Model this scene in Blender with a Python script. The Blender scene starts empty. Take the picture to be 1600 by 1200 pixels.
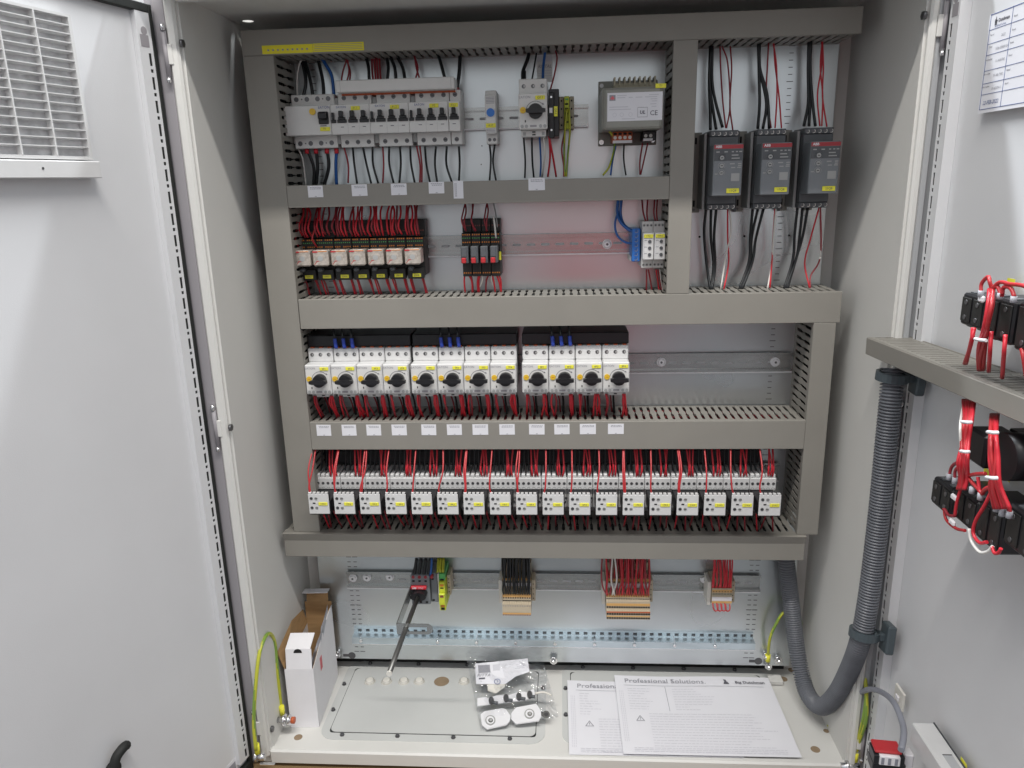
import bpy, math, random
from math import sin, cos, pi, radians
from mathutils import Vector, Matrix

random.seed(7)
S = bpy.context.scene
COL = S.collection

# ------------------------------------------------------------------ camera
CP = Vector((0.0227, -1.079, 0.9811))
YAW, PIT, ROL, FPX = -0.0686, -0.2613, -0.025, 1178.52
FW = Vector((sin(YAW)*cos(PIT), cos(YAW)*cos(PIT), sin(PIT)))
R0 = Vector((cos(YAW), -sin(YAW), 0))
U0 = R0.cross(FW)
RT = R0*cos(ROL) + U0*sin(ROL)
UP = -R0*sin(ROL) + U0*cos(ROL)
cd = bpy.data.cameras.new('camera')
cam = bpy.data.objects.new('camera', cd)
COL.objects.link(cam)
cam.matrix_world = Matrix(((RT.x, UP.x, -FW.x, CP.x), (RT.y, UP.y, -FW.y, CP.y), (RT.z, UP.z, -FW.z, CP.z), (0, 0, 0, 1)))
cd.sensor_width = 36.0
cd.lens = FPX/1600*36
cd.clip_start = 0.02
cd.clip_end = 60
S.camera = cam

# ------------------------------------------------------------------ world, lamps, exposure
w = bpy.data.worlds.new('World')
S.world = w
w.use_nodes = True
wn = w.node_tree
bg = wn.nodes['Background']
_tc = wn.nodes.new('ShaderNodeTexCoord')
_sx = wn.nodes.new('ShaderNodeSeparateXYZ')
_rp = wn.nodes.new('ShaderNodeValToRGB')      # a hall: pale ceiling, mid walls, dull floor
_mr = wn.nodes.new('ShaderNodeMapRange')
_mr.inputs['From Min'].default_value = -1
wn.links.new(_tc.outputs['Generated'], _sx.inputs[0])
wn.links.new(_sx.outputs['Z'], _mr.inputs['Value'])
wn.links.new(_mr.outputs['Result'], _rp.inputs['Fac'])
_rp.color_ramp.elements[0].position = 0.42
_rp.color_ramp.elements[0].color = (0.15, 0.155, 0.16, 1)
_rp.color_ramp.elements[1].position = 0.72
_rp.color_ramp.elements[1].color = (0.96, 1.0, 1.05, 1)
_e = _rp.color_ramp.elements.new(0.52)
_e.color = (0.62, 0.64, 0.66, 1)
wn.links.new(_rp.outputs['Color'], bg.inputs[0])
bg.inputs[1].default_value = 0.90
S.view_settings.view_transform = 'Standard'
S.view_settings.look = 'None'
S.view_settings.exposure = 0.0
S.view_settings.gamma = 1.0


def lamp(name, loc, tgt, sx, sy, power, col):
    l = bpy.data.lights.new(name, 'AREA')
    l.shape = 'RECTANGLE'
    l.size = sx
    l.size_y = sy
    l.energy = power
    l.color = col
    o = bpy.data.objects.new(name, l)
    COL.objects.link(o)
    o.location = loc
    o.rotation_euler = (Vector(tgt) - Vector(loc)).to_track_quat('-Z', 'Y').to_euler()
    return o


lamp('ceiling_tube_front', (0.0, -1.37, 3.44), (0, 0, 0.9), 3.2, 0.10, 125, (1.0, 0.97, 0.93))
lamp('ceiling_tube_rear', (-0.1, 0.97, 3.44), (0, -0.35, 0.8), 3.2, 0.10, 175, (0.90, 0.95, 1.0))


# ------------------------------------------------------------------ pixel rays (photo pixel -> point on a plane of the place)
def ray(u, v):
    return FW + RT*((u-800)/FPX) - UP*((v-600)/FPX)


def PY(u, v, Y):
    r = ray(u, v)
    return CP + r*((Y-CP.y)/r.y)


def PX(u, v, X):
    r = ray(u, v)
    return CP + r*((X-CP.x)/r.x)


def PZ(u, v, Z):
    r = ray(u, v)
    return CP + r*((Z-CP.z)/r.z)


# ------------------------------------------------------------------ materials
MATS = {}


def mat(name, col, rough=0.5, metal=0.0, noise=0.0, nscale=40, bump=0.0, bscale=400, spec=0.5, emit=None, stretch=None, rnoise=0.0):
    m = bpy.data.materials.new(name)
    m.use_nodes = True
    nt = m.node_tree
    p = nt.nodes['Principled BSDF']
    p.inputs['Base Color'].default_value = (*col, 1)
    p.inputs['Roughness'].default_value = rough
    p.inputs['Metallic'].default_value = metal
    p.inputs['Specular IOR Level'].default_value = spec
    tc = nt.nodes.new('ShaderNodeTexCoord')
    src = tc.outputs['Object']
    if stretch:
        mp = nt.nodes.new('ShaderNodeMapping')
        mp.inputs['Scale'].default_value = stretch
        nt.links.new(src, mp.inputs['Vector'])
        src = mp.outputs['Vector']
    if noise or rnoise:
        n = nt.nodes.new('ShaderNodeTexNoise')
        n.inputs['Scale'].default_value = nscale
        n.inputs['Detail'].default_value = 5 if name != 'zinc' else 1.5
        nt.links.new(src, n.inputs['Vector'])
        if noise:
            r = nt.nodes.new('ShaderNodeValToRGB')
            r.color_ramp.elements[0].position = 0.3
            r.color_ramp.elements[1].position = 0.7
            r.color_ramp.elements[0].color = (*[c*(1-noise) for c in col], 1)
            r.color_ramp.elements[1].color = (*[min(1, c*(1+noise)) for c in col], 1)
            nt.links.new(n.outputs['Fac'], r.inputs['Fac'])
            nt.links.new(r.outputs['Color'], p.inputs['Base Color'])
        if rnoise:
            mr = nt.nodes.new('ShaderNodeMapRange')
            mr.inputs['From Min'].default_value = 0.3
            mr.inputs['From Max'].default_value = 0.7
            mr.inputs['To Min'].default_value = max(0.02, rough-rnoise)
            mr.inputs['To Max'].default_value = min(1, rough+rnoise)
            nt.links.new(n.outputs['Fac'], mr.inputs['Value'])
            nt.links.new(mr.outputs['Result'], p.inputs['Roughness'])
    if bump:
        b = nt.nodes.new('ShaderNodeTexNoise')
        b.inputs['Scale'].default_value = bscale
        b.inputs['Detail'].default_value = 2
        nt.links.new(src, b.inputs['Vector'])
        bn = nt.nodes.new('ShaderNodeBump')
        bn.inputs['Strength'].default_value = bump
        bn.inputs['Distance'].default_value = 0.001
        nt.links.new(b.outputs['Fac'], bn.inputs['Height'])
        nt.links.new(bn.outputs['Normal'], p.inputs['Normal'])
    MATS[name] = m
    return m


mat('cab', (0.64, 0.635, 0.605), 0.48, noise=0.03, nscale=6, bump=0.12, bscale=700)
mat('cabdoor', (0.68, 0.685, 0.695), 0.46, noise=0.03, nscale=5, bump=0.12, bscale=700)
mat('gland', (0.53, 0.54, 0.525), 0.42, noise=0.04, nscale=9, bump=0.10, bscale=600)
mat('duct', (0.245, 0.233, 0.207), 0.50, noise=0.035, nscale=14, bump=0.05, bscale=900)
mat('zinc', (0.655, 0.69, 0.70), 0.30, metal=0.88, noise=0.05, nscale=5, rnoise=0.04)
mat('zincrail', (0.50, 0.51, 0.50), 0.26, metal=0.85, noise=0.10, nscale=60, stretch=(0.15, 1, 1))
mat('bluezinc', (0.58, 0.66, 0.70), 0.28, metal=0.85, noise=0.10, nscale=50, stretch=(0.2, 1, 1))
mat('steel', (0.75, 0.75, 0.76), 0.22, metal=1.0)
mat('white', (0.63, 0.63, 0.625), 0.38, noise=0.02, nscale=60)
mat('lgrey', (0.66, 0.655, 0.635), 0.42, noise=0.02, nscale=60)
mat('mgrey', (0.36, 0.365, 0.36), 0.45)
mat('dgrey', (0.085, 0.092, 0.10), 0.42, noise=0.05, nscale=60)
mat('softgrey', (0.19, 0.205, 0.22), 0.42, noise=0.04, nscale=60)
mat('black', (0.012, 0.012, 0.014), 0.38)
mat('shaft', (0.16, 0.16, 0.155), 0.35, metal=0.7)
mat('rubber', (0.012, 0.013, 0.012), 0.7)
mat('hole', (0.01, 0.01, 0.01), 0.9)
mat('screw', (0.13, 0.13, 0.135), 0.35, metal=0.6)
mat('screwl', (0.42, 0.42, 0.41), 0.35, metal=0.4)
mat('yellow', (0.80, 0.76, 0.06), 0.55)
mat('yellowlab', (0.78, 0.70, 0.02), 0.5)
mat('button', (0.72, 0.47, 0.03), 0.4)
mat('red', (0.58, 0.024, 0.04), 0.38)
mat('redb', (0.45, 0.028, 0.034), 0.38)
mat('dred', (0.30, 0.028, 0.04), 0.4)
mat('mred', (0.36, 0.035, 0.045), 0.5)
mat('brown', (0.20, 0.055, 0.05), 0.4)
mat('orange', (0.62, 0.20, 0.03), 0.5)
mat('terracotta', (0.50, 0.10, 0.03), 0.5)
mat('blue', (0.02, 0.11, 0.38), 0.38)
mat('blueb', (0.03, 0.17, 0.55), 0.38)
mat('ferrule', (0.02, 0.05, 0.33), 0.4)
mat('ferrulew', (0.45, 0.46, 0.50), 0.4)
mat('wirewhite', (0.72, 0.70, 0.66), 0.4)
mat('wireblack', (0.012, 0.014, 0.016), 0.36)
mat('beige', (0.50, 0.43, 0.32), 0.5)
mat('beiged', (0.36, 0.33, 0.24), 0.5)
mat('peach', (0.62, 0.36, 0.13), 0.5)
mat('tgrey', (0.27, 0.27, 0.24), 0.48, noise=0.04, nscale=40)
mat('green', (0.10, 0.42, 0.12), 0.45)
mat('lime', (0.55, 0.62, 0.04), 0.45)
mat('cream', (0.68, 0.66, 0.60), 0.45)
mat('cardboard', (0.36, 0.22, 0.10), 0.8, noise=0.12, nscale=30, stretch=(1, 1, 8), bump=0.2, bscale=300)
mat('boxwhite', (0.78, 0.77, 0.79), 0.6, noise=0.02, nscale=30)
mat('paper', (0.72, 0.72, 0.755), 0.65, noise=0.015, nscale=12)
mat('print', (0.10, 0.10, 0.12), 0.7)
mat('printl', (0.57, 0.57, 0.61), 0.7)
mat('printm', (0.30, 0.30, 0.33), 0.7)
mat('blueprint', (0.10, 0.14, 0.30), 0.7)
mat('boxred', (0.65, 0.15, 0.17), 0.6)
mat('wood', (0.23, 0.145, 0.065), 0.7, noise=0.25, nscale=14, stretch=(0.3, 6, 1), bump=0.3, bscale=90)
mat('woodhole', (0.26, 0.19, 0.12), 0.8, noise=0.1, nscale=60)
mat('conduit', (0.135, 0.143, 0.160), 0.42, noise=0.10, nscale=30)
mat('clamp', (0.06, 0.078, 0.088), 0.45)
mat('cablegrey', (0.25, 0.26, 0.30), 0.5)
mat('chip', (0.42, 0.43, 0.44), 0.5)
mat('lavender', (0.30, 0.285, 0.30), 0.5)
mat('gap', (0.10, 0.095, 0.11), 0.6)
mat('alloy', (0.88, 0.88, 0.90), 0.35, metal=0.25)
mat('relayclear', (0.50, 0.45, 0.40), 0.16, metal=0.25, noise=0.35, nscale=170, rnoise=0.1)
mat('filter', (0.58, 0.58, 0.59), 0.95, noise=0.22, nscale=60, bump=0.6, bscale=300)
mat('foil', (0.45, 0.44, 0.47), 0.28, metal=0.5, noise=0.3, nscale=60, bump=0.4, bscale=90)
mat('gasket', (0.01, 0.012, 0.01), 0.65)
mat('sockblack', (0.016, 0.016, 0.015), 0.5)


def stripe_mat():
    m = bpy.data.materials.new('earthwire')
    m.use_nodes = True
    nt = m.node_tree
    p = nt.nodes['Principled BSDF']
    p.inputs['Roughness'].default_value = 0.4
    uv = nt.nodes.new('ShaderNodeUVMap')
    sx = nt.nodes.new('ShaderNodeSeparateXYZ')
    nt.links.new(uv.outputs['UV'], sx.inputs[0])
    r = nt.nodes.new('ShaderNodeValToRGB')
    r.color_ramp.interpolation = 'CONSTANT'
    r.color_ramp.elements[0].color = (0.46, 0.47, 0.04, 1)
    r.color_ramp.elements[1].position = 0.62
    r.color_ramp.elements[1].color = (0.20, 0.32, 0.05, 1)
    nt.links.new(sx.outputs['X'], r.inputs['Fac'])
    nt.links.new(r.outputs['Color'], p.inputs['Base Color'])
    MATS['earthwire'] = m


stripe_mat()


def bag_mat():
    m = bpy.data.materials.new('clearfilm')
    m.use_nodes = True
    nt = m.node_tree
    for n in list(nt.nodes):
        nt.nodes.remove(n)
    out = nt.nodes.new('ShaderNodeOutputMaterial')
    mix = nt.nodes.new('ShaderNodeMixShader')
    tr = nt.nodes.new('ShaderNodeBsdfTransparent')
    tr.inputs[0].default_value = (0.985, 0.985, 0.99, 1)
    gl = nt.nodes.new('ShaderNodeBsdfGlossy')
    gl.inputs['Roughness'].default_value = 0.06
    fr = nt.nodes.new('ShaderNodeLayerWeight')
    fr.inputs['Blend'].default_value = 0.25
    mr = nt.nodes.new('ShaderNodeMapRange')
    mr.inputs['To Min'].default_value = 0.03
    mr.inputs['To Max'].default_value = 0.45
    tc = nt.nodes.new('ShaderNodeTexCoord')
    no = nt.nodes.new('ShaderNodeTexNoise')
    no.inputs['Scale'].default_value = 22
    no.inputs['Distortion'].default_value = 1.5
    bn = nt.nodes.new('ShaderNodeBump')
    bn.inputs['Strength'].default_value = 1.0
    bn.inputs['Distance'].default_value = 0.02
    nt.links.new(tc.outputs['Object'], no.inputs['Vector'])
    nt.links.new(no.outputs['Fac'], bn.inputs['Height'])
    nt.links.new(bn.outputs['Normal'], gl.inputs['Normal'])
    nt.links.new(bn.outputs['Normal'], fr.inputs['Normal'])
    nt.links.new(fr.outputs['Facing'], mr.inputs['Value'])
    nt.links.new(mr.outputs['Result'], mix.inputs[0])
    nt.links.new(tr.outputs[0], mix.inputs[1])
    nt.links.new(gl.outputs[0], mix.inputs[2])
    nt.links.new(mix.outputs[0], out.inputs[0])
    MATS['clearfilm'] = m


bag_mat()


# ------------------------------------------------------------------ mesh builder
class MB:
    def __init__(s):
        s.v, s.f, s.uv, s.sm = [], [], [], set()

    def quadface(s, pts):
        n = len(s.v)
        s.v += [tuple(p) for p in pts]
        s.f.append(tuple(range(n, n+len(pts))))
        return s

    def box(s, x0, x1, y0, y1, z0, z1, b=0.0):
        if x0 > x1: x0, x1 = x1, x0
        if y0 > y1: y0, y1 = y1, y0
        if z0 > z1: z0, z1 = z1, z0
        n = len(s.v)
        b = min(b, (x1-x0)*.45, (y1-y0)*.45, (z1-z0)*.45)
        if b <= 0:
            for x in (x0, x1):
                for y in (y0, y1):
                    for z in (z0, z1):
                        s.v.append((x, y, z))
            for q in ((0, 1, 3, 2), (4, 6, 7, 5), (0, 4, 5, 1), (2, 3, 7, 6), (0, 2, 6, 4), (1, 5, 7, 3)):
                s.f.append(tuple(n+i for i in q))
            return s
        idx = {}
        for i, x in enumerate((x0, x1)):
            for j, y in enumerate((y0, y1)):
                for k, z in enumerate((z0, z1)):
                    bx = b if i == 0 else -b
                    by = b if j == 0 else -b
                    bz = b if k == 0 else -b
                    idx[i, j, k, 0] = len(s.v); s.v.append((x, y+by, z+bz))
                    idx[i, j, k, 1] = len(s.v); s.v.append((x+bx, y, z+bz))
                    idx[i, j, k, 2] = len(s.v); s.v.append((x+bx, y+by, z))
        g = lambda i, j, k, a: idx[i, j, k, a]
        s.f.append((g(0,0,0,0), g(0,0,1,0), g(0,1,1,0), g(0,1,0,0)))
        s.f.append((g(1,0,0,0), g(1,1,0,0), g(1,1,1,0), g(1,0,1,0)))
        s.f.append((g(0,0,0,1), g(1,0,0,1), g(1,0,1,1), g(0,0,1,1)))
        s.f.append((g(0,1,0,1), g(0,1,1,1), g(1,1,1,1), g(1,1,0,1)))
        s.f.append((g(0,0,0,2), g(0,1,0,2), g(1,1,0,2), g(1,0,0,2)))
        s.f.append((g(0,0,1,2), g(1,0,1,2), g(1,1,1,2), g(0,1,1,2)))
        for i in (0, 1):
            for j in (0, 1):
                q = (g(i,j,0,0), g(i,j,0,1), g(i,j,1,1), g(i,j,1,0))
                s.f.append(q if (i+j) % 2 == 0 else q[::-1])
            for k in (0, 1):
                q = (g(i,0,k,0), g(i,1,k,0), g(i,1,k,2), g(i,0,k,2))
                s.f.append(q if (i+k) % 2 == 0 else q[::-1])
        for j in (0, 1):
            for k in (0, 1):
                q = (g(0,j,k,1), g(0,j,k,2), g(1,j,k,2), g(1,j,k,1))
                s.f.append(q if (j+k) % 2 == 0 else q[::-1])
        for i in (0, 1):
            for j in (0, 1):
                for k in (0, 1):
                    q = (g(i,j,k,0), g(i,j,k,2), g(i,j,k,1))
                    s.f.append(q if (i+j+k) % 2 == 0 else q[::-1])
        return s

    def prism(s, prof, a0, a1, axis='x'):
        """prof: list of 2D points; axis x -> (y,z), y -> (x,z), z -> (x,y)"""
        def m(p, a):
            return {'x': (a, p[0], p[1]), 'y': (p[0], a, p[1]), 'z': (p[0], p[1], a)}[axis]
        n = len(s.v)
        k = len(prof)
        s.v += [m(p, a0) for p in prof] + [m(p, a1) for p in prof]
        s.f.append(tuple(n+i for i in range(k)))
        s.f.append(tuple(n+k+i for i in reversed(range(k))))
        for i in range(k):
            j = (i+1) % k
            s.f.append((n+i, n+k+i, n+k+j, n+j))
        return s

    def cyl(s, c, r, h, axis='y', seg=14, r2=None, cap=True):
        """from c, along +axis by h"""
        r2 = r if r2 is None else r2
        n = len(s.v)
        for q, (rr, d) in enumerate(((r, 0), (r2, h))):
            for i in range(seg):
                a = 2*pi*i/seg
                p, t = rr*cos(a), rr*sin(a)
                if axis == 'y': s.v.append((c[0]+p, c[1]+d, c[2]+t))
                elif axis == 'x': s.v.append((c[0]+d, c[1]+p, c[2]+t))
                else: s.v.append((c[0]+p, c[1]+t, c[2]+d))
        for i in range(seg):
            j = (i+1) % seg
            s.sm.add(len(s.f))
            s.f.append((n+i, n+j, n+seg+j, n+seg+i))
        if cap:
            s.f.append(tuple(n+i for i in reversed(range(seg))))
            s.f.append(tuple(n+seg+i for i in range(seg)))
        return s

    def ring(s, c, ro, ri, h, axis='y', seg=20, a0=0.0, a1=2*pi):
        full = abs(a1-a0-2*pi) < 1e-4
        n = len(s.v)
        cnt = seg if full else seg+1
        for i in range(cnt):
            a = a0+(a1-a0)*i/seg
            for rr, d in ((ro, 0), (ro, h), (ri, h), (ri, 0)):
                p, t = rr*cos(a), rr*sin(a)
                if axis == 'y': s.v.append((c[0]+p, c[1]+d, c[2]+t))
                elif axis == 'x': s.v.append((c[0]+d, c[1]+p, c[2]+t))
                else: s.v.append((c[0]+p, c[1]+t, c[2]+d))
        for i in range(seg):
            j = (i+1) % cnt
            for k in range(4):
                l = (k+1) % 4
                s.f.append((n+4*i+k, n+4*j+k, n+4*j+l, n+4*i+l))
        if not full:
            s.f.append(tuple(n+k for k in range(4)))
            s.f.append(tuple(n+4*seg+k for k in reversed(range(4))))
        return s

    def tube(s, pts, r, seg=6, rf=None, uv=False, cap=True, twist=0.0):
        P = [Vector(p) for p in pts]
        m = len(P)
        n = len(s.v)
        t0 = (P[1]-P[0]).normalized()
        up = Vector((0, 1, 0)) if abs(t0.y) < 0.9 else Vector((1, 0, 0))
        nrm = t0.cross(up).normalized()
        for i in range(m):
            t = (P[min(i+1, m-1)]-P[max(i-1, 0)]).normalized()
            nrm = (nrm - t*nrm.dot(t)).normalized()
            bn = t.cross(nrm)
            rr = r if rf is None else rf(i, m)
            for k in range(seg):
                a = 2*pi*k/seg
                s.v.append(tuple(P[i] + nrm*(rr*cos(a)) + bn*(rr*sin(a))))
        for i in range(m-1):
            for k in range(seg):
                l = (k+1) % seg
                s.sm.add(len(s.f))
                s.f.append((n+i*seg+k, n+i*seg+l, n+(i+1)*seg+l, n+(i+1)*seg+k))
                if uv:
                    o = twist*i
                    s.uv += [((k/seg+o) % 1.0, 0)]*4
        if cap:
            s.f.append(tuple(n+k for k in reversed(range(seg))))
            s.f.append(tuple(n+(m-1)*seg+k for k in range(seg)))
            if uv:
                s.uv += [(0.1, 0)]*(2*seg)
        return s

    def mesh(s, name, m):
        me = bpy.data.meshes.new(name)
        me.from_pydata(s.v, [], s.f)
        if s.uv and len(s.uv) == len(me.loops):
            ul = me.uv_layers.new(name='UVMap')
            for i, c in enumerate(s.uv):
                ul.data[i].uv = c
        if s.sm:
            for i, p in enumerate(me.polygons):
                if i in s.sm:
                    p.use_smooth = True
        me.materials.append(MATS[m])
        me.update()
        return me

    def build(s, name, m, parent=None, label=None, kind=None, loc=None, rot=None):
        o = bpy.data.objects.new(name, s.mesh(name, m))
        COL.objects.link(o)
        if parent: o.parent = parent
        if loc: o.location = loc
        if rot: o.rotation_euler = rot
        if label: o['label'] = label
        if kind: o['kind'] = kind
        return o


def tag(o, label, cat, group=None):
    o['label'] = label
    o['category'] = cat
    if group: o['group'] = group
    return o


KIDS = {}


def thing(name, label, cat, loc=(0, 0, 0), group=None, rot=None):
    o = bpy.data.objects.new(name, None)
    o.empty_display_size = 0.01
    COL.objects.link(o)
    o.location = loc
    if rot: o.rotation_euler = rot
    return tag(o, label, cat, group)


def copy_tree(o, parent=None, kids=None):
    c = o.copy()
    COL.objects.link(c)
    if parent: c.parent = parent
    for ch in kids[o.name] if kids and o.name in kids else []:
        copy_tree(ch, c, kids)
    return c


def kidmap(root):
    """children of every object under root (built once, before the copy loop)"""
    d = {}
    allo = list(COL.objects)
    for ob in allo:
        if ob.parent is not None:
            d.setdefault(ob.parent.name, []).append(ob)
    return d


_txt = {}


def text_mesh(s, m, bold=0.0, shear=0.0):
    key = (s, m, bold, shear)
    if key not in _txt:
        c = bpy.data.curves.new('lettering', 'FONT')
        c.body = s
        c.size = 1.0
        c.resolution_u = 2
        c.align_x = 'CENTER'
        c.align_y = 'CENTER'
        c.offset = bold
        c.shear = shear
        t = bpy.data.objects.new('tmp', c)
        me = bpy.data.meshes.new_from_object(t)
        bpy.data.objects.remove(t)
        me.materials.clear()
        me.materials.append(MATS[m])
        _txt[key] = me
    return _txt[key]


def text(s, size, loc, parent, m='print', rot=(pi/2, 0, 0), bold=0.0, shear=0.0, name='lettering'):
    o = bpy.data.objects.new(name, text_mesh(s, m, bold, shear))
    COL.objects.link(o)
    o.scale = (size, size, size)
    o.location = loc
    o.rotation_euler = rot
    if parent: o.parent = parent
    return o


ORD = ['zeroth', 'first', 'second', 'third', 'fourth', 'fifth', 'sixth', 'seventh', 'eighth', 'ninth', 'tenth', 'eleventh',
       'twelfth', 'thirteenth', 'fourteenth', 'fifteenth', 'sixteenth', 'seventeenth', 'eighteenth']


def spline(pts, n=5):
    P = [Vector(p) for p in pts]
    if len(P) == 2:
        return [P[0].lerp(P[1], i/n) for i in range(n+1)]
    Q = [P[0]*2-P[1]] + P + [P[-1]*2-P[-2]]
    out = []
    for i in range(1, len(Q)-2):
        a, b, c, d = Q[i-1:i+3]
        for k in range(n):
            t = k/n
            out.append(0.5*((2*b) + (c-a)*t + (2*a-5*b+4*c-d)*t*t + (3*b-a-3*c+d)*t**3))
    out.append(P[-1])
    return out


WNAME = {'red': 'red_wire', 'redb': 'red_wire', 'dred': 'dark_red_wire', 'wireblack': 'black_wire', 'blue': 'blue_wire', 'wirewhite': 'white_wire', 'earthwire': 'earth_wire'}
BULK = {}


def bulk(pts, r, m, n=4, seg=5):
    BULK.setdefault(m, MB()).tube(spline(pts, n), r, seg)


def wire(pts, r, m, label, group=None, n=5, seg=6, name='wire', cat='wire', parent=None):
    if name == 'wire' and len(pts) > 2:
        L = (Vector(pts[0])-Vector(pts[-1])).length
        a = min(.0016, L*.02)
        pts = [pts[0]]+[Vector(p)+Vector((RN(-a, a), RN(-a, a), RN(-a, a))) for p in pts[1:-1]]+[pts[-1]]
        if r < .0018: r *= 1.12
    sp = spline(pts, n)
    if name == 'wire': name = WNAME.get(m, 'wire')
    o = MB().tube(sp, r, seg, uv=(m == 'earthwire'), twist=0.06).build(name, m, parent)
    if parent is None:
        tag(o, label, cat, group)
    return o


RN = random.uniform

YP = 0.228      # mounting plate front
YR = 0.228      # back plane of the clipped-on devices
YF = 0.2205     # rail front
KX = (YP-CP.y)/(0.243-CP.y)
KR = (YF-CP.y)/(0.228-CP.y)
FX = lambda x: CP.x+(x-CP.x)*KX
FZ = lambda z: CP.z+(z-CP.z)*KX
YD = 0.130      # duct cover front

# ================================================================== SETTING
mat('concrete', (0.14, 0.145, 0.15), 0.55, noise=0.12, nscale=3)
g = MB().box(-12, 12, -12, 12, -0.72, -0.66).build('floor', 'concrete')
g['kind'] = 'structure'
g = MB().box(-0.62, 0.62, -0.10, 0.36, -0.66, 0.0, .004)
tag(g.build('wooden_crate', 'wood'), 'brown wooden crate the cabinet stands on, seen along the bottom edge', 'crate')

# ================================================================== CABINET
cab = thing('electrical_cabinet', 'light grey steel two door control cabinet standing wide open, holding all the wiring rows', 'cabinet')
ZI = 1.236
XO = 0.508
# walls
MB().box(-0.505, -0.489, 0.004, 0.275, 0.005, ZI).build('side_wall', 'cab', cab)
MB().box(0.489, 0.505, 0.004, 0.275, 0.005, ZI).build('side_wall', 'cab', cab)
MB().box(-0.505, 0.505, 0.262, 0.275, 0.005, ZI).build('back_wall', 'cab', cab)
hx, hy = -0.466, 0.187
rf_ = MB().box(-0.508, hx-.011, -0.045, 0.277, ZI, ZI+0.004).box(hx+.011, 0.508, -0.045, 0.277, ZI, ZI+0.004)
rf_.box(hx-.011, hx+.011, -0.045, hy-.011, ZI, ZI+0.004).box(hx-.011, hx+.011, hy+.011, 0.277, ZI, ZI+0.004)
rf_.box(-0.508, 0.508, -0.047, -0.0451, ZI, ZI+0.018, .0005)
rf_.build('roof', 'cab', cab)
MB().ring((hx, hy, ZI-.0002), 0.0157, 0.0085, 0.0040, 'z', 24).build('bolt_hole_rim', 'cab', cab)
# base made of strips around the two gland openings
base = MB()
base.box(-0.489, 0.489, 0.004, 0.262, 0.006, 0.0295)
base.build('base', 'cab', cab)
# front frame
fl = MB().box(-0.5075, -0.4925, -0.004, 0.012, 0.02, ZI, 0.003)
fl.build('frame_post', 'cab', cab)
MB().box(0.4925, 0.5035, -0.004, 0.012, 0.02, ZI, 0.003).build('frame_post', 'cab', cab)
MB().box(-0.4925, 0.4925, -0.003, 0.012, 0.006, 0.034, 0.003).build('frame_sill', 'cab', cab)
MB().box(-0.4925, 0.4925, -0.003, 0.010, 1.226, ZI, 0.002).build('frame_head', 'cab', cab)
# dull channel strips beside the posts
MB().box(-0.5245, -0.5076, -0.001, 0.03, 0.01, ZI, 0.001).box(-0.545, -0.5246, 0.006, 0.03, 0.0, ZI).build('hinge_channel', 'lavender', cab)
MB().box(0.5036, 0.5120, -0.001, 0.03, 0.01, ZI, 0.001).box(0.5121, 0.545, 0.004, 0.03, 0.0, ZI).build('hinge_channel', 'chip', cab)
# frame bolts seen near the corners
for (u, v, X) in ((283, 68, -0.4885), (359, 668, -0.4885), (424, 1139, -0.4885)):
    p = PX(u, v, X)
    MB().cyl((X-0.0005, p.y, p.z), 0.0055, 0.004, 'x', 6).build('frame_bolt', 'screw', cab)
for (u, v, X) in ((1446, 24, 0.4885),):
    p = PX(u, v, X)
    MB().cyl((X-0.004, p.y, p.z), 0.0055, 0.0045, 'x', 6).build('frame_bolt', 'screw', cab)


# hinges
def hinge(x, y, z, sgn, L=0.060):
    h = MB()
    h.cyl((x, y-0.004, z-L/2), 0.0034, L, 'z', 10)
    h.build('hinge', 'lavender', cab)
    hb = COL.objects[-1]
    MB().box(x, x+sgn*0.009, y-0.0055, y-0.0025, z-L*0.22, z+L*0.22, 0.0008).build('hinge_leaf', 'cab', hb)
    MB().cyl((x, y-0.006, z+L/2), 0.003, 0.008, 'z', 8).build('hinge_pin', 'steel', hb)
    MB().cyl((x, y-0.006, z-L/2-0.006), 0.003, 0.006, 'z', 8).build('hinge_pin', 'steel', hb)


for z in (1.16, 0.625, 0.08):
    hinge(-0.5105, 0, z, 1)
    hinge(0.5105, 0, z, -1)

# mounting plate
pl = MB().box(FX(-0.4624), FX(0.4651), YP, YP+0.003, FZ(0.0469), 1.205, 0.0008).build('mounting_plate', 'zinc', cab)
tk = MB()
for X, s in ((-0.382, 1), (-0.394, 0), (0.387, 1), (0.376, 0)):
    z = 0.075
    k = 0
    while z < 1.19:
        L = 0.0065 if k % 5 else 0.010
        if not (0.094 < z < 0.132) and (s or z < 0.3):
            tk.box(X-L/2, X+L/2, YP-0.0004, YP, z-0.0006, z+0.0006)
        z += 0.0105
        k += 1
tk.build('scale_marks', 'screw', pl, kind='stuff')
# keyholes in the plate corners
for (u, v) in ((550, 1024), (1185, 1033)):
    p = PY(u, v, YP)
    kh = MB().cyl((p.x, YP-0.0005, p.z), 0.0075, 0.0006, 'y', 18)
    kh.box(p.x-0.018, p.x, YP-0.0004, YP, p.z-0.003, p.z+0.003)
    kh.build('keyhole', 'screw', pl)
for (u, v) in ((1093, 370), (1163, 369), (1233, 368), (1231, 352)):
    p = PY(u, v, YP)
    if v != 352:
        MB().cyl((p.x, YP-0.0005, p.z), 0.0019, 0.0006, 'y', 10).build('bolt_hole', 'hole', pl)
for (u, v) in ((753, 228), (752, 257), (1090, 310)):
    p = PY(u, v, YP)
    MB().cyl((p.x, YP-0.0005, p.z), 0.0011, 0.0006, 'y', 8).build('bolt_hole', 'screw', pl)
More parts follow.
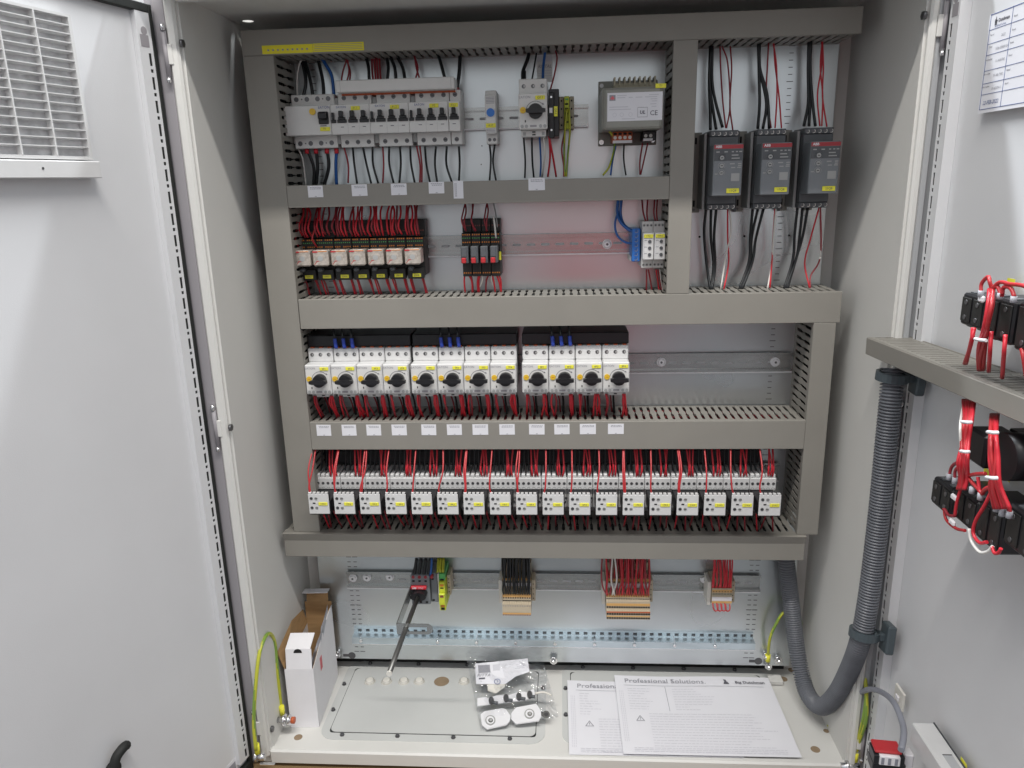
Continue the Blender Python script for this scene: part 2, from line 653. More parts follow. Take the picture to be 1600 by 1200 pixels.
# plate brand sticker in the first row
stp = PY(851, 105, YP)
st = MB().box(-0.0125, 0.0125, -0.0004, 0, -0.0225, 0.0225).build('brand_sticker', 'lgrey', pl, loc=(stp.x, YP, stp.z))
MB().box(-0.012, 0.012, -0.0007, -0.0004, 0.0085, 0.0215).build('sticker_picture', 'printl', st)
text('RITTAL', 0.0068, (0, -0.0008, 0.001), st, 'printm', shear=0.3, bold=0.01)
for i in range(4):
    MB().box(-0.011, 0.011, -0.0007, -0.0004, -0.006-0.0038*i, -0.0045-0.0038*i).build('print_line', 'printl', st)
# studs at lower plate corners
for (u, v, r) in ((1196, 1024, .0035), (1200, 1040, .0035), (1216, 1031, .0045), (865, 1031, .004), (527, 1022, .004)):
    p = PY(u, v, 0.222)
    MB().cyl((p.x, 0.212, p.z), r, 0.022, 'y', 6).cyl((p.x, 0.218, p.z), r*1.9, 0.003, 'y', 14).build('plate_bolt', 'steel', cab)
MB().box(PY(1216, 1040, .2).x-.012, PY(1216, 1040, .2).x+.014, 0.205, 0.226, 0.031, 0.040, .001).build('plate_foot', 'cab', cab)
MB().box(-0.46, 0.46, 0.2585, 0.262, 0.0296, 0.0600).build('shadow_gasket', 'rubber', cab)  # black strip stands in for the shade in the gap under the plate


# gland plates
def rrect(x0, x1, y0, y1, r, n=6):
    out = []
    for cx, cy, a in ((x1-r, y1-r, 0), (x0+r, y1-r, pi/2), (x0+r, y0+r, pi), (x1-r, y0+r, 3*pi/2)):
        for i in range(n+1):
            t = a+pi/2*i/n
            out.append((cx+r*cos(t), cy+r*sin(t)))
    return out


def gland(x0, x1, nm):
    gp = MB().prism(rrect(x0, x1, 0.032, 0.2585, 0.028), 0.0285, 0.0305, 'z').build('gland_plate', 'gland', cab)
    # dark seal showing as a thin line round the inner sheet
    MB().prism(rrect(x0+0.016, x1-0.016, 0.049, 0.2345, 0.006), 0.0304, 0.0309, 'z').build('seal', 'rubber', gp)
    sh = rrect(x0+0.0172, x1-0.0172, 0.0502, 0.2333, 0.011)
    MB().prism(sh, 0.0306, 0.0318, 'z').build('inner_sheet', 'gland', gp)
    xs = [x0+0.042+0.1005*i for i in range(4)]
    for x in xs:
        for y in (0.043, 0.2505):
            MB().cyl((x, y, 0.0304), 0.0033, 0.0045, 'z', 6).cyl((x, y, 0.0304), 0.0042, 0.0012, 'z', 10).build('screw', 'screw', gp)
    for y in (0.108, 0.183):
        for x in (x0+0.0065, x1-0.0065):
            MB().cyl((x, y, 0.0304), 0.0033, 0.0045, 'z', 6).cyl((x, y, 0.0304), 0.0042, 0.0012, 'z', 10).build('screw', 'screw', gp)
    return gp


gl = gland(-0.4175, -0.012, 'l')
gr = gland(0.0185, 0.422, 'r')
for i, u in enumerate((578, 604, 631, 655, 725)):
    p = PZ(u, 1064, 0.0335)
    q = MB().cyl((p.x, p.y, 0.0317), 0.0112, 0.0012, 'z', 24, r2=0.0106)
    q.cyl((p.x, p.y, 0.0329), 0.0102, 0.0030, 'z', 24, r2=0.0088)
    q.cyl((p.x, p.y, 0.0359), 0.0088, 0.0018, 'z', 24, r2=0.0060)
    q.build('blanking_plug', 'cream', gl)
p = PZ(690, 1065, 0.032)
MB().cyl((p.x, p.y, 0.03185), 0.0152, 0.0003, 'z', 30).build('open_hole', 'woodhole', gl)
MB().ring((p.x, p.y, 0.0317), 0.0160, 0.0150, 0.0009, 'z', 30).build('hole_rim', 'gland', gl)
for (u, v, r) in ((466, 1152, .0075), (1224, 1061, .0078), (1274, 1171, .0078), (1291, 1142, .005), (1237, 1047, .007)):
    p = PZ(u, v, 0.0295)
    MB().cyl((p.x, p.y, 0.0293), r, 0.0005, 'z', 20).build('base_hole', 'woodhole', cab)


# ------------------------------------------------------------------ doors
def perf_strip(z0, z1, x0, x1, y0, y1, sx0, sx1, pitch=0.0335):
    """post with real slots, local frame: x across, z up, y thickness"""
    m = MB()
    m.box(x0, sx0, y0, y1, z0, z1)
    m.box(sx1, x1, y0, y1, z0, z1)
    z = z0
    k = 0
    first = True
    while z < z1:
        # long slot then round-ish hole
        a = z+0.004
        sl = a+0.016
        m.box(sx0, sx1, y0, y1, z, min(a, z1))
        if sl >= z1: break
        b = sl+0.0055
        m.box(sx0, sx1, y0, y1, sl, min(b, z1))
        z = b+0.0045
    return m


def make_door(name_lab, hx, hy, ang, sgn, mdoor, pr=0.0045, gk=0.0052):
    """local frame: x = along the door away from the hinge, y = out of the inner face, z up"""
    e = bpy.data.objects.new('door', None)
    COL.objects.link(e)
    e.parent = cab
    e.location = (hx, hy, 0)
    e.rotation_euler = (0, 0, ang)
    e['label'] = name_lab
    W_ = 0.50
    s = sgn
    def Y(a, b): return (s*a, s*b)
    MB().box(0.0, W_, *Y(-0.004, -0.022), -0.01, 1.232, 0.002).build('door_panel', mdoor, e)
    ps = perf_strip(0.03, 1.165, 0.006, 0.030, *Y(-0.0038, pr), 0.0100, 0.0150)
    ps.box(0.006, 0.030, *Y(-0.0038, pr), 1.165, 1.2105)
    ps.build('slotted_rail', mdoor, e)
    MB().box(0.0101, 0.0149, *Y(pr-0.0016, pr-0.0010), 0.03, 1.165).build('slot_backing', 'hole', e)  # black strip close behind the face, paints the slot insides dark
    MB().box(-0.001, 0.0058, *Y(-0.0038, gk), 0.0, 1.222, 0.001).build('gasket', 'gasket', e)
    MB().box(0.0058, W_-0.006, *Y(-0.0038, 0.0052), 1.2107, 1.222, 0.001).build('gasket', 'gasket', e)
    MB().box(0.0058, W_-0.006, *Y(-0.0038, 0.0052), 0.0, 0.018, 0.001).build('gasket', 'gasket', e)
    # lifting cut-out at the top of the rail
    MB().box(0.012, 0.0265, *Y(pr+.0001, pr+.0005), 1.167, 1.182).cyl((0.0185, min(Y(pr+.0001, pr+.0005)), 1.187), 0.0052, 0.0004, 'y', 14).build('latch_cutout', 'lavender', e)
    return e


# left door opened about 105 degrees, right door about 90
ldoor = make_door('left cabinet door with a slatted ventilation grille', -0.527, -0.005, radians(-105), 1, 'cabdoor')
rdoor = make_door('right cabinet door carrying duct, switches and label', 0.523, -0.004, radians(-90), -1, 'cabdoor', 0.0100, 0.0030)
LD = ldoor.rotation_euler.z
LM = Matrix.Translation((-0.527, -0.005, 0)) @ Matrix.Rotation(LD, 4, 'Z')


# vent on left door (own thing, bolted on)
vent = thing('vent_grille', 'white slatted filter vent mounted high on the open left door', 'vent', (-0.527, -0.005, 0), rot=(0, 0, LD))
vx0, vx1, vz0, vz1 = 0.143, 0.375, 1.024, 1.181
MB().box(vx0, vx1, -0.003, 0.001, vz0, vz1).build('filter_mat', 'filter', vent)
f = MB()
f.box(vx0-0.004, vx0, -0.003, 0.011, vz0-0.004, vz1+0.003)
f.box(vx1, vx1+0.008, -0.003, 0.011, vz0-0.004, vz1+0.003)
f.box(vx0, vx1, -0.003, 0.011, vz1, vz1+0.003)
f.box(vx0, vx1, -0.003, 0.011, vz0-0.004, vz0)
f.build('vent_frame', 'white', vent)
MB().box(0.133, 0.39, -0.0035, 0.015, 0.9985, 1.0185, 0.001).build('vent_ledge', 'white', vent)
MB().cyl((0.215, 0.0149, 1.0095), 0.0015, 0.0006, 'y', 8).build('screw', 'screw', vent)
ns = 16
slat_me = MB().prism([(0.0015, -0.0009), (0.0105, 0.0006), (0.0105, 0.0017), (0.0015, 0.0003)], vx0, vx1, 'x').mesh('slat', 'white')
for i in range(1, ns):
    o = bpy.data.objects.new('slat', slat_me)
    COL.objects.link(o)
    o.parent = vent
    o.location = (0, 0, vz0+(vz1-vz0)*i/ns)
for t in (0.189, 0.234, 0.279, 0.324):
    MB().box(t-0.0008, t+0.0008, 0.0035, 0.0115, vz0, vz1).build('mullion', 'white', vent)

# left door handle, low on the door
hp = [(-0.022, 0.012, 0.030), (-0.016, 0.020, 0.040), (-0.004, 0.022, 0.041), (0.010, 0.02, 0.032), (0.018, 0.018, 0.010), (0.02, 0.016, -0.03)]
MB().tube(spline([Vector(p) for p in hp], 5), 0.009, 10, rf=lambda i, m: 0.0095 if i > 2 else 0.006+0.0015*i).cyl((0.01, -0.001, 0.0), 0.016, 0.012, 'y', 18).build('handle', 'rubber', ldoor, loc=(0.252, -0.004, 0.218))
COL.objects[-1].scale = (.68, .68, .68)
# small sticker bottom of left door
sk = MB().box(0.028, 0.055, -0.0037, -0.0033, 0.018, 0.045)
sk = tag(sk.build('door_sticker', 'paper', None, loc=(-0.527, -0.005, 0), rot=(0, 0, LD)), 'small white printed sticker at the bottom corner of the left door', 'sticker')
MB().box(0.032, 0.048, -0.0033, -0.0030, 0.022, 0.039).build('sticker_picture', 'printm', sk)

# ------------------------------------------------------------------ right door things (X of the inner face = .519)
XRD = 0.519
# rating label
lb = thing('rating_label', 'white printed rating label with a table, high on the right door', 'label', (XRD-0.0005, -0.10, 1.05))
rl = (0, 0, 0)
lw, lh = 0.20, 0.104
lbl = MB().box(-0.0006, 0, -lw, 0.003, -0.004, lh).build('label_sheet', 'paper', lb)
ln = MB()
def lbar(y0, y1, z0, z1): ln.box(-0.0009, -0.0006, -y1, -y0, z0, z1)
lbar(0, lw, 0, .0007); lbar(0, lw, lh-.0013, lh-.0004); lbar(0, .0007, 0, lh)
rows = [0.0165, 0.0285, 0.0425, 0.0595, 0.0715, 0.0865]
for z in rows: lbar(0, lw, z, z+.0005)
lbar(0.044, 0.0446, 0, lh); lbar(0.10, 0.1006, 0, lh-.02)
ln.build('table_lines', 'blueprint', lb)
RR = (pi/2, 0, -pi/2)
text('Big Dutchman', 0.0052, (-0.0009, -0.0245, 0.0945), lb, 'print', RR, bold=0.03)
MB().prism([(-0.010, 0.0905), (-0.0145, 0.0905), (-0.0122, 0.0995)], -0.0009, -0.0006, 'x').build('emblem', 'print', lb)
text('INTERNATIONAL', 0.003, (-0.0009, -0.0225, 0.089), lb, 'blueprint', RR)
for z, a, b in ((0.078, 'Year of', '2022'), (0.065, 'Order', '1026-00000-01'), (0.0515, 'Part number', '11-A00700'), (0.036, 'Part number', '91-48-7382'), (0.022, 'Order number', '01-02094-1')):
    text(a, 0.0028, (-0.0009, -0.0075, z+0.003), lb, 'print', RR)
    text(b, 0.0042, (-0.0009, -0.031, z-0.0005), lb, 'printm', RR)
text('22-FEB-2022', 0.0062, (-0.0009, -0.022, 0.007), lb, 'blueprint', RR, shear=0.3)
for z in (0.09, 0.076, 0.063, 0.05, 0.035, 0.021):
    text('Rated', 0.0030, (-0.0009, -0.051, z+.003), lb, 'print', RR)

# duct on the right door
rd = thing('door_duct', 'grey slotted wiring duct fixed across the right cabinet door', 'cable duct', (0, 0, 0))
def duct_wall(x0, x1, z0, z1, y0, y1, fixed, pitch, horizontal, teeth_to=1):
    pass
rdm = MB()
RA = radians(3.0)
rd.location = (0.455, 0.003, 0.7555)
rd.rotation_euler = (-RA*0.9, 0, 0)
DLN = 0.56
def rdbox(n, m, *a, b=0): return MB().box(*a, b).build(n, m, rd)
rdbox('cover', 'duct', 0.0, 0.003, -DLN, 0.0, -0.0235, 0.0005, b=0.0008)
rdbox('cover_lip', 'duct', 0.003, 0.010, -DLN, 0.0, -0.001, 0.0006)
rdbox('base', 'duct', 0.0605, 0.0628, -DLN, 0.0, -0.0235, 0.0005)
# teeth of the upper wall
tt = MB()
y = -0.002
while y > -DLN:
    tt.box(0.011, 0.052, y-0.0098, y, -0.0020, -0.0002)
    y -= 0.0125
tt.box(0.052, 0.0605, -DLN, 0, -0.0020, -0.0002)
tt.box(0.003, 0.011, -DLN, 0, -0.0026, -0.0011)
tt.build('slotted_wall', 'duct', rd)
tt2 = MB()
y = -0.002
while y > -DLN:
    tt2.box(0.011, 0.052, y-0.0098, y, -0.0235, -0.0217)
    y -= 0.0125
tt2.box(0.052, 0.0605, -DLN, 0, -0.0235, -0.0217)
tt2.box(0.003, 0.011, -DLN, 0, -0.0235, -0.0217)
tt2.build('slotted_wall', 'duct', rd)
MB().box(0.003, 0.0605, 0.001, 0.0025, -0.0235, 0.0).build('end_cap', 'duct', rd)


# ------------------------------------------------------------------ wiring ducts on the plate
def tooth_profile(w0, w1, L):
    """half tooth widths along the wall depth: (depth, half width). slots wide near both ends, narrow at the neck"""
    return [(0.0, w1+.0006), (0.06*L, w1+.0006), (0.09*L, w0), (0.36*L, w0), (0.42*L, w1), (0.54*L, w1), (0.60*L, w0), (0.88*L, w0)]


def ductwall(mb, a0, a1, fixed, th, horiz, y0, y1, pitch=0.0125):
    """a wall of teeth running a0..a1 (x if horiz else z) at fixed z/x"""
    L = y1-y0
    prof = tooth_profile(pitch/2-0.0025, pitch/2-0.0009, L)
    n = max(1, int(round((a1-a0)/pitch)))
    pt = (a1-a0)/n
    for i in range(n):
        c = a0+pt*(i+0.5)
        pg = [(c-wd, y0+d) for d, wd in prof]+[(c+wd, y0+d) for d, wd in reversed(prof)]
        if horiz:
            mb.prism(pg, fixed, fixed+th, 'z')
        else:
            k = len(mb.v)
            m = len(pg)
            mb.v += [(fixed, q[1], q[0]) for q in pg]+[(fixed+th, q[1], q[0]) for q in pg]
            mb.f.append(tuple(k+j for j in range(m)))
            mb.f.append(tuple(k+m+j for j in reversed(range(m))))
            for j in range(m):
                l = (j+1) % m
                mb.f.append((k+j, k+m+j, k+m+l, k+l))
    yb = y0+0.88*L
    if horiz: mb.box(a0, a1, yb, y1, fixed, fixed+th)
    else: mb.box(fixed, fixed+th, yb, y1, a0, a1)


def duct(label, x0, x1, z0, z1, horiz, walls=(1, 1), yfront=YD, a0=None, a1=None, a0b=None, a1b=None, group='grey wiring ducts'):
    t = thing('wiring_duct', label, 'cable duct', ((x0+x1)/2, YP, z0), group)
    ox, oy, oz = -(x0+x1)/2, -YP, -z0
    c = MB()
    c.box(x0+ox, x1+ox, yfront+oy, yfront+0.0018+oy, 0, z1-z0, 0.0006)
    c.build('cover', 'duct', t)
    lip = MB()
    if horiz:
        lip.box(x0+ox, x1+ox, yfront+.0018+oy, yfront+.009+oy, z1-z0-0.0016, z1-z0)
        lip.box(x0+ox, x1+ox, yfront+.0018+oy, yfront+.009+oy, 0, 0.0016)
    else:
        lip.box(x0+ox, x0+.0016+ox, yfront+.0018+oy, yfront+.009+oy, 0, z1-z0)
        lip.box(x1-.0016+ox, x1+ox, yfront+.0018+oy, yfront+.009+oy, 0, z1-z0)
    lip.build('cover_lip', 'duct', t)
    MB().box(x0+ox+.002, x1+ox-.002, -0.0025, 0, 0.002, z1-z0-.002).build('base', 'duct', t)
    ya, yb = yfront+0.0095+oy, -0.0002
    for side in (0, 1):
        if not walls[side]: continue
        m = MB()
        if horiz:
            fx = 0.0014 if side == 0 else z1-z0-0.003
            q0, q1 = (x0, x1)
            if side == 0 and a0b is not None: q0, q1 = a0b, a1b
            if side == 1 and a0 is not None: q0, q1 = a0, a1
            ductwall(m, q0+ox, q1+ox, fx, 0.0016, True, ya, yb)
        else:
            fx = x0+ox+0.0014 if side == 0 else x1+ox-0.003
            ductwall(m, 0.0, z1-z0, fx, 0.0016, False, ya, yb)
        m.build('slotted_wall', 'duct', t)
    return t


XL0, XL1, XM0, XM1, XR0, XR1 = -0.4582, -0.4107, 0.1894, 0.2248, 0.4224, 0.4571
top = duct('wide grey wiring duct across the very top, with a yellow strip label', XL0, 0.4566, 1.1761, 1.212, True, (1, 0))
duct('tall vertical grey duct down the left edge of the mounting plate', XL0, XL1, 0.3861, 1.1759, False, (0, 1))
duct('horizontal grey duct under the circuit breaker row, bearing six white labels', XL1+.0003, XM0-.0003, 0.950, 0.9844, True)
duct('short vertical grey duct between the transformer and the soft starters', XM0, XM1, 0.8035, 1.1759, False)
duct('long horizontal grey duct under the relay row and soft starters', -0.4095, 0.4624, 0.7539, 0.8030, True)
duct('horizontal grey duct with twelve white labels under the black rotary knobs', XL1+.0003, XR0-.0003, 0.5417, 0.5912, True)
duct('vertical grey duct at the lower right beside the conduit', XR0, XR1, 0.3861, 0.7536, False, (1, 1))
# lowest duct: upper third of its cover tilted down, shaped to darken that strip
bd = duct('lowest horizontal grey duct, above the terminal strips', -0.4772, 0.4364, 0.3378, 0.3858, True)
for o_ in list(COL.objects):
    if o_.parent == bd and o_.name.split('.')[0] == 'cover':
        _q = YP-0.243
        o_.data = MB().prism([(y_-_q, z_) for y_, z_ in [(-0.119, 0.0480), (-0.1205, 0.0476), (-0.1140, 0.0315), (-0.1140, 0.0006), (-0.1134, 0.0), (-0.1122, 0.0), (-0.1122, 0.0318), (-0.1186, 0.0470), (-0.110, 0.0470), (-0.110, 0.0480)][::-1]], -0.4772+.0204, 0.4364+.0204, 'x').mesh('cover', 'duct')

# bundles running inside ducts, seen through the slots
def bundle(x0, x1, z0, z1, mm, n, label):
    m = MB()
    for i in range(n):
        zz = RN(z0, z1); yy = RN(0.165, 0.23)
        pts = [(x0+(x1-x0)*k/8, yy+RN(-.006, .006), min(z1, max(z0, zz+RN(-.006, .006)))) for k in range(9)]
        m.tube(pts, 0.0016, 5)
    o = m.build('wire_bundle', mm)
    o['kind'] = 'stuff'
    tag(o, label, 'wires')


bundle(-0.40, 0.41, 0.549, 0.584, 'dred', 24, 'red wires running inside the duct below the black rotary knobs, seen through its slots')
bundle(-0.40, 0.45, 0.760, 0.796, 'wireblack', 22, 'black wires running inside the duct below the relay row, seen through its slots')
bundle(-0.42, 0.42, 0.345, 0.379, 'wireblack', 26, 'black wires running inside the lowest duct, seen through its slots')
bundle(-0.40, 0.44, 1.182, 1.206, 'wireblack', 10, 'black wires lying inside the top duct, seen through its slots')

def vbundle(x0, x1, z0, z1, mm, n, label):
    m = MB()
    for i in range(n):
        xx = RN(x0, x1); yy = RN(0.16, 0.235)
        pts = [(min(x1, max(x0, xx+RN(-.004, .004))), yy+RN(-.004, .004), z0+(z1-z0)*k/8) for k in range(9)]
        m.tube(pts, 0.0022, 5)
    o = m.build('wire_bundle', mm)
    o['kind'] = 'stuff'
    tag(o, label, 'wires')


vbundle(-0.450, -0.419, 0.40, 1.17, 'wireblack', 26, 'black wires packed inside the tall left vertical duct, seen through its slots')
vbundle(0.197, 0.217, 0.81, 1.17, 'wireblack', 18, 'black wires packed inside the short middle vertical duct, seen through its slots')
vbundle(0.430, 0.450, 0.40, 0.75, 'wireblack', 16, 'black wires packed inside the lower right vertical duct, seen through its slots')
bundle(-0.40, 0.18, 0.955, 0.979, 'wireblack', 12, 'black wires inside the duct under the circuit breakers, seen through its slots')

# yellow strip on the top duct
for (ua, ub, va, vb, vc, vd, lab) in ((409, 488, 71.5, 68.5, 85.5, 82, 'left half of the yellow strip label with small symbols on the top duct'),
                                      (488.6, 568, 68.5, 65, 82, 78.5, 'right half of the yellow strip label with fine print on the top duct')):
    a = PY(ua, va, YD); b = PY(ub, vb, YD); c = PY(ub, vd, YD)
    zt, zb = (a.z+b.z)/2, c.z
    o = MB().box(a.x, b.x, -0.0005, 0, zb, zt).build('yellow_strip_label', 'yellowlab', None, loc=(0, YD, 0))
    tag(o, lab, 'label')
    for k in range(9 if 'left' in lab else 4):
        if 'left' in lab:
            xx = a.x+0.008+0.0075*k
            MB().box(xx, xx+0.003, -0.0007, -0.0005, zb+0.004, zb+0.0065).build('print_mark', 'printm', o)
        else:
            MB().box(a.x+0.002, b.x-0.002, -0.0007, -0.0005, zb+0.002+0.0024*k, zb+0.0028+0.0024*k).build('print_line', 'beiged', o)


# ------------------------------------------------------------------ white labels on ducts
def duct_label(u0, u1, v0, v1, label, vert=False, txt=2):
    a = PY(u0, v0, YD); b = PY(u1, v1, YD)
    w_, h_ = b.x-a.x, a.z-b.z
    t = MB().box(-w_/2, w_/2, -0.0005, 0, -h_/2, h_/2).build('duct_label', 'paper', None, loc=((a.x+b.x)/2, YD, (a.z+b.z)/2), rot=(0, RN(-.012, .012), 0))
    tag(t, label, 'label', 'white labels on ducts')
    m = MB()
    if vert:
        for k in range(2):
            for j in range(7):
                m.box(-w_/2+0.002+0.002*k, -w_/2+0.003+0.002*k, -0.0007, -0.0005, -h_/2+.003+j*.003, -h_/2+.0052+j*.003)
    else:
        for k in range(txt):
            x = -w_*0.36+RN(0, .002)
            while x < w_*0.34:
                L = RN(.0012, .0035)
                m.box(x, min(x+L, w_*.38), -0.0007, -0.0005, h_/2-0.0032-0.0022*k, h_/2-0.0022-0.0022*k)
                x += L+0.0007
        m.box(-0.0015, 0.0015, -0.0007, -0.0005, -h_/2+.001, -h_/2+.0019)
    m.build('print_lines', 'printm', t, kind='stuff')


for i, (u0, u1, v0, v1) in enumerate(((480.5, 505.5, 290.5, 308), (549, 574.5, 288.5, 306), (610.5, 636, 287, 304.5), (669.5, 694.5, 284.5, 302))):
    duct_label(u0, u1, v0, v1, '%s white label from the left on the duct under the circuit breakers' % ORD[i+1])
duct_label(708, 724.5, 282.5, 310, 'upright white label with sideways print right of the circuit breakers', True)
duct_label(825.5, 851.5, 278.5, 297, 'lone white label on the duct beneath the single black rotary knob')
L4 = [(494, 518), (533.5, 557.5), (572, 596), (611.5, 636), (658, 682), (698, 722), (738, 763), (780, 804.5), (826.5, 851), (866, 890), (906, 931), (950, 974.5)]
for i, (u0, u1) in enumerate(L4):
    duct_label(u0, u1, 663.8-0.15*i, 680-0.25*i+.8, '%s white label from the left on the duct below the row of rotary knobs' % ORD[i+1])


# ------------------------------------------------------------------ rails
def rail(x0, x1, zc, label, screws=()):
    t = thing('mounting_rail', label, 'metal rail', ((x0+x1)/2, YP, zc), 'top hat rails')
    ox = -(x0+x1)/2
    d = -(YP-YF)
    zc = CP.z+(zc-CP.z)*KR
    t.location.z = zc
    m = MB()
    m.box(x0+ox, x1+ox, d, d+.0012, 0.0125, 0.0175, 0)
    m.box(x0+ox, x1+ox, d, d+.0012, -0.0175, -0.0125, 0)
    m.box(x0+ox, x1+ox, d+.0012, -0.0012, 0.0113, 0.0125)
    m.box(x0+ox, x1+ox, d+.0012, -0.0012, -0.0125, -0.0113)
    m.box(x0+ox, x1+ox, -0.0022, -0.0010, -0.0113, 0.0113)
    m.build('rail_profile', 'zincrail', t)
    # bright lower edge line, laid on as a paler strip
    MB().box(x0+ox, x1+ox, d-.0010, d, -0.0182, -0.0158, .0004).build('rolled_edge', 'alloy', t)
    sl = MB().prism([(cos(a)*.0021+(0.0055 if cos(a) > 0 else -0.0055), sin(a)*.0021) for a in [2*pi*k/12+.1 for k in range(12)]], -0.0026, -0.0022, 'y').mesh('slot', 'chip')
    x = x0+0.012
    while x < x1-.012:
        o = bpy.data.objects.new('slot', sl); COL.objects.link(o); o.parent = t
        o.location = (x+ox, 0, 0)
        x += 0.0245
    for u, v in screws:
        p = PY(u, v, YP-.012)
        s = MB().cyl((p.x+ox, -0.0060, p.z-zc), 0.0080, 0.0035, 'y', 20)
        s.cyl((p.x+ox, -0.0090, p.z-zc), 0.0050, 0.0031, 'y', 16, r2=.0066)
        s = s.build('screw', 'alloy', t)
        MB().cyl((p.x+ox, -0.0094, p.z-zc), 0.0022, 0.0004, 'y', 6).build('screw_recess', 'screw', s)
    return t


rail(-0.408, 0.0685, 1.0835, 'short metal top hat rail behind the circuit breakers')
rail(-0.408, 0.187, 0.877, 'metal top hat rail behind the relay row', ((949, 382),))
rail(-0.408, 0.4215, 0.666, 'metal top hat rail behind the motor breakers, bare on its right half', ((1034, 567), (1213, 567)))
rail(-0.408, 0.412, 0.461, 'metal top hat rail behind the row of eighteen white timer blocks')
rail(-0.400, 0.393, 0.2345, 'lowest metal top hat rail, carrying the main switch and terminal strips', ((550, 906), (572, 905), (608, 904), (1102, 908)))

# perforated channel at the bottom of the plate
ch = thing('perforated_channel', 'bluish zinc perforated channel along the bottom of the plate', 'metal rail', (0, YP, FZ(.11)-.11))
m = MB()
x0, x1 = FX(-0.400), FX(0.391)
m.box(x0, x1, -0.004, 0, 0.1195, 0.1225)
m.box(x0, x1, -0.004, 0, 0.1110, 0.1132)
xx = x0
while xx < x1:
    m.box(xx, min(xx+.0085, x1), -0.004, -0.001, 0.1132, 0.1195)
    xx += 0.0160
m.box(x0, x1, -0.020, -0.001, 0.1095, 0.1110)
m.box(x0, x1, -0.0215, -0.020, 0.0965, 0.1110)
m.build('channel_profile', 'bluezinc', ch)
MB().box(x0, x1, -0.0008, -0.0001, 0.1132, 0.1195).build('slot_backing', 'screw', ch)
MB().box(x0, x1, -0.0222, -0.0215, 0.0958, 0.0975).build('rolled_edge', 'steel', ch)  # paler strip along the channel's lower edge
for k in range(11):
    x = x0+0.018+k*0.0765
    if x > x1: break
    MB().cyl((x, -0.024, 0.1045), 0.0032, 0.003, 'y', 10).build('channel_screw', 'steel', ch)
    MB().box(x-.0008, x+.0008, -0.0216, -0.003, 0.111, 0.1122).build('channel_web', 'steel', ch)


# ================================================================== DEVICES
def marker(parent, x0, x1, z0, z1, y, s, size, m='yellow'):
    k = MB().box(x0, x1, y-.0012, y, z0, z1, 0.0004).build('marker', m, parent)
    t = text(s, size, ((x0+x1)/2, y-.0014, (z0+z1)/2), k, 'print', bold=0.0)
    return k


# ---- row 1: residual current device
rcd = thing('residual_current_device', 'wide light grey residual current device with big black toggle, left end of the breaker row', 'circuit breaker', (-0.416, YR, 1.0835))
MB().box(0.0075, 0.078, -0.043, -0.003, -0.0415, 0.041, .001).build('body', 'lgrey', rcd)
MB().box(0.0, 0.0755, -0.063, -0.043, -0.0225, 0.0225, .001).build('front_cover', 'lgrey', rcd)
MB().box(0.003, 0.0075, -0.037, -0.003, -0.033, 0.03, .001).build('side_block', 'lgrey', rcd)
MB().cyl((0.0475, -0.0655, 0.013), 0.0050, 0.003, 'y', 18).build('test_button', 'button', rcd)
MB().box(0.0565, 0.0725, -0.0665, -0.063, -0.006, 0.0125, .001).build('toggle', 'black', rcd)
MB().box(0.0580, 0.0710, -0.0745, -0.0665, 0.0005, 0.011, .0015).build('toggle_lever', 'black', rcd)
text('EATON', 0.0055, (0.066, -0.0634, 0.0188), rcd, 'blueprint')
marker(rcd, 0.0575, 0.0735, -0.0165, -0.0105, -0.063, 'F1', 0.005)
MB().box(0.058, 0.068, -0.0634, -0.063, -0.0092, -0.0080).build('print_line', 'print', rcd)
for z in (0.034, -0.0335):
    for k in range(4):
        MB().cyl((0.0163+0.0173*k, -0.0434, z), 0.0038, 0.0006, 'y', 12).build('terminal_screw', 'screw', rcd)
    for x in (0.0252, 0.0594):
        MB().cyl((x, -0.0434, z), 0.0012, 0.0006, 'y', 8).build('test_point', 'screw', rcd)


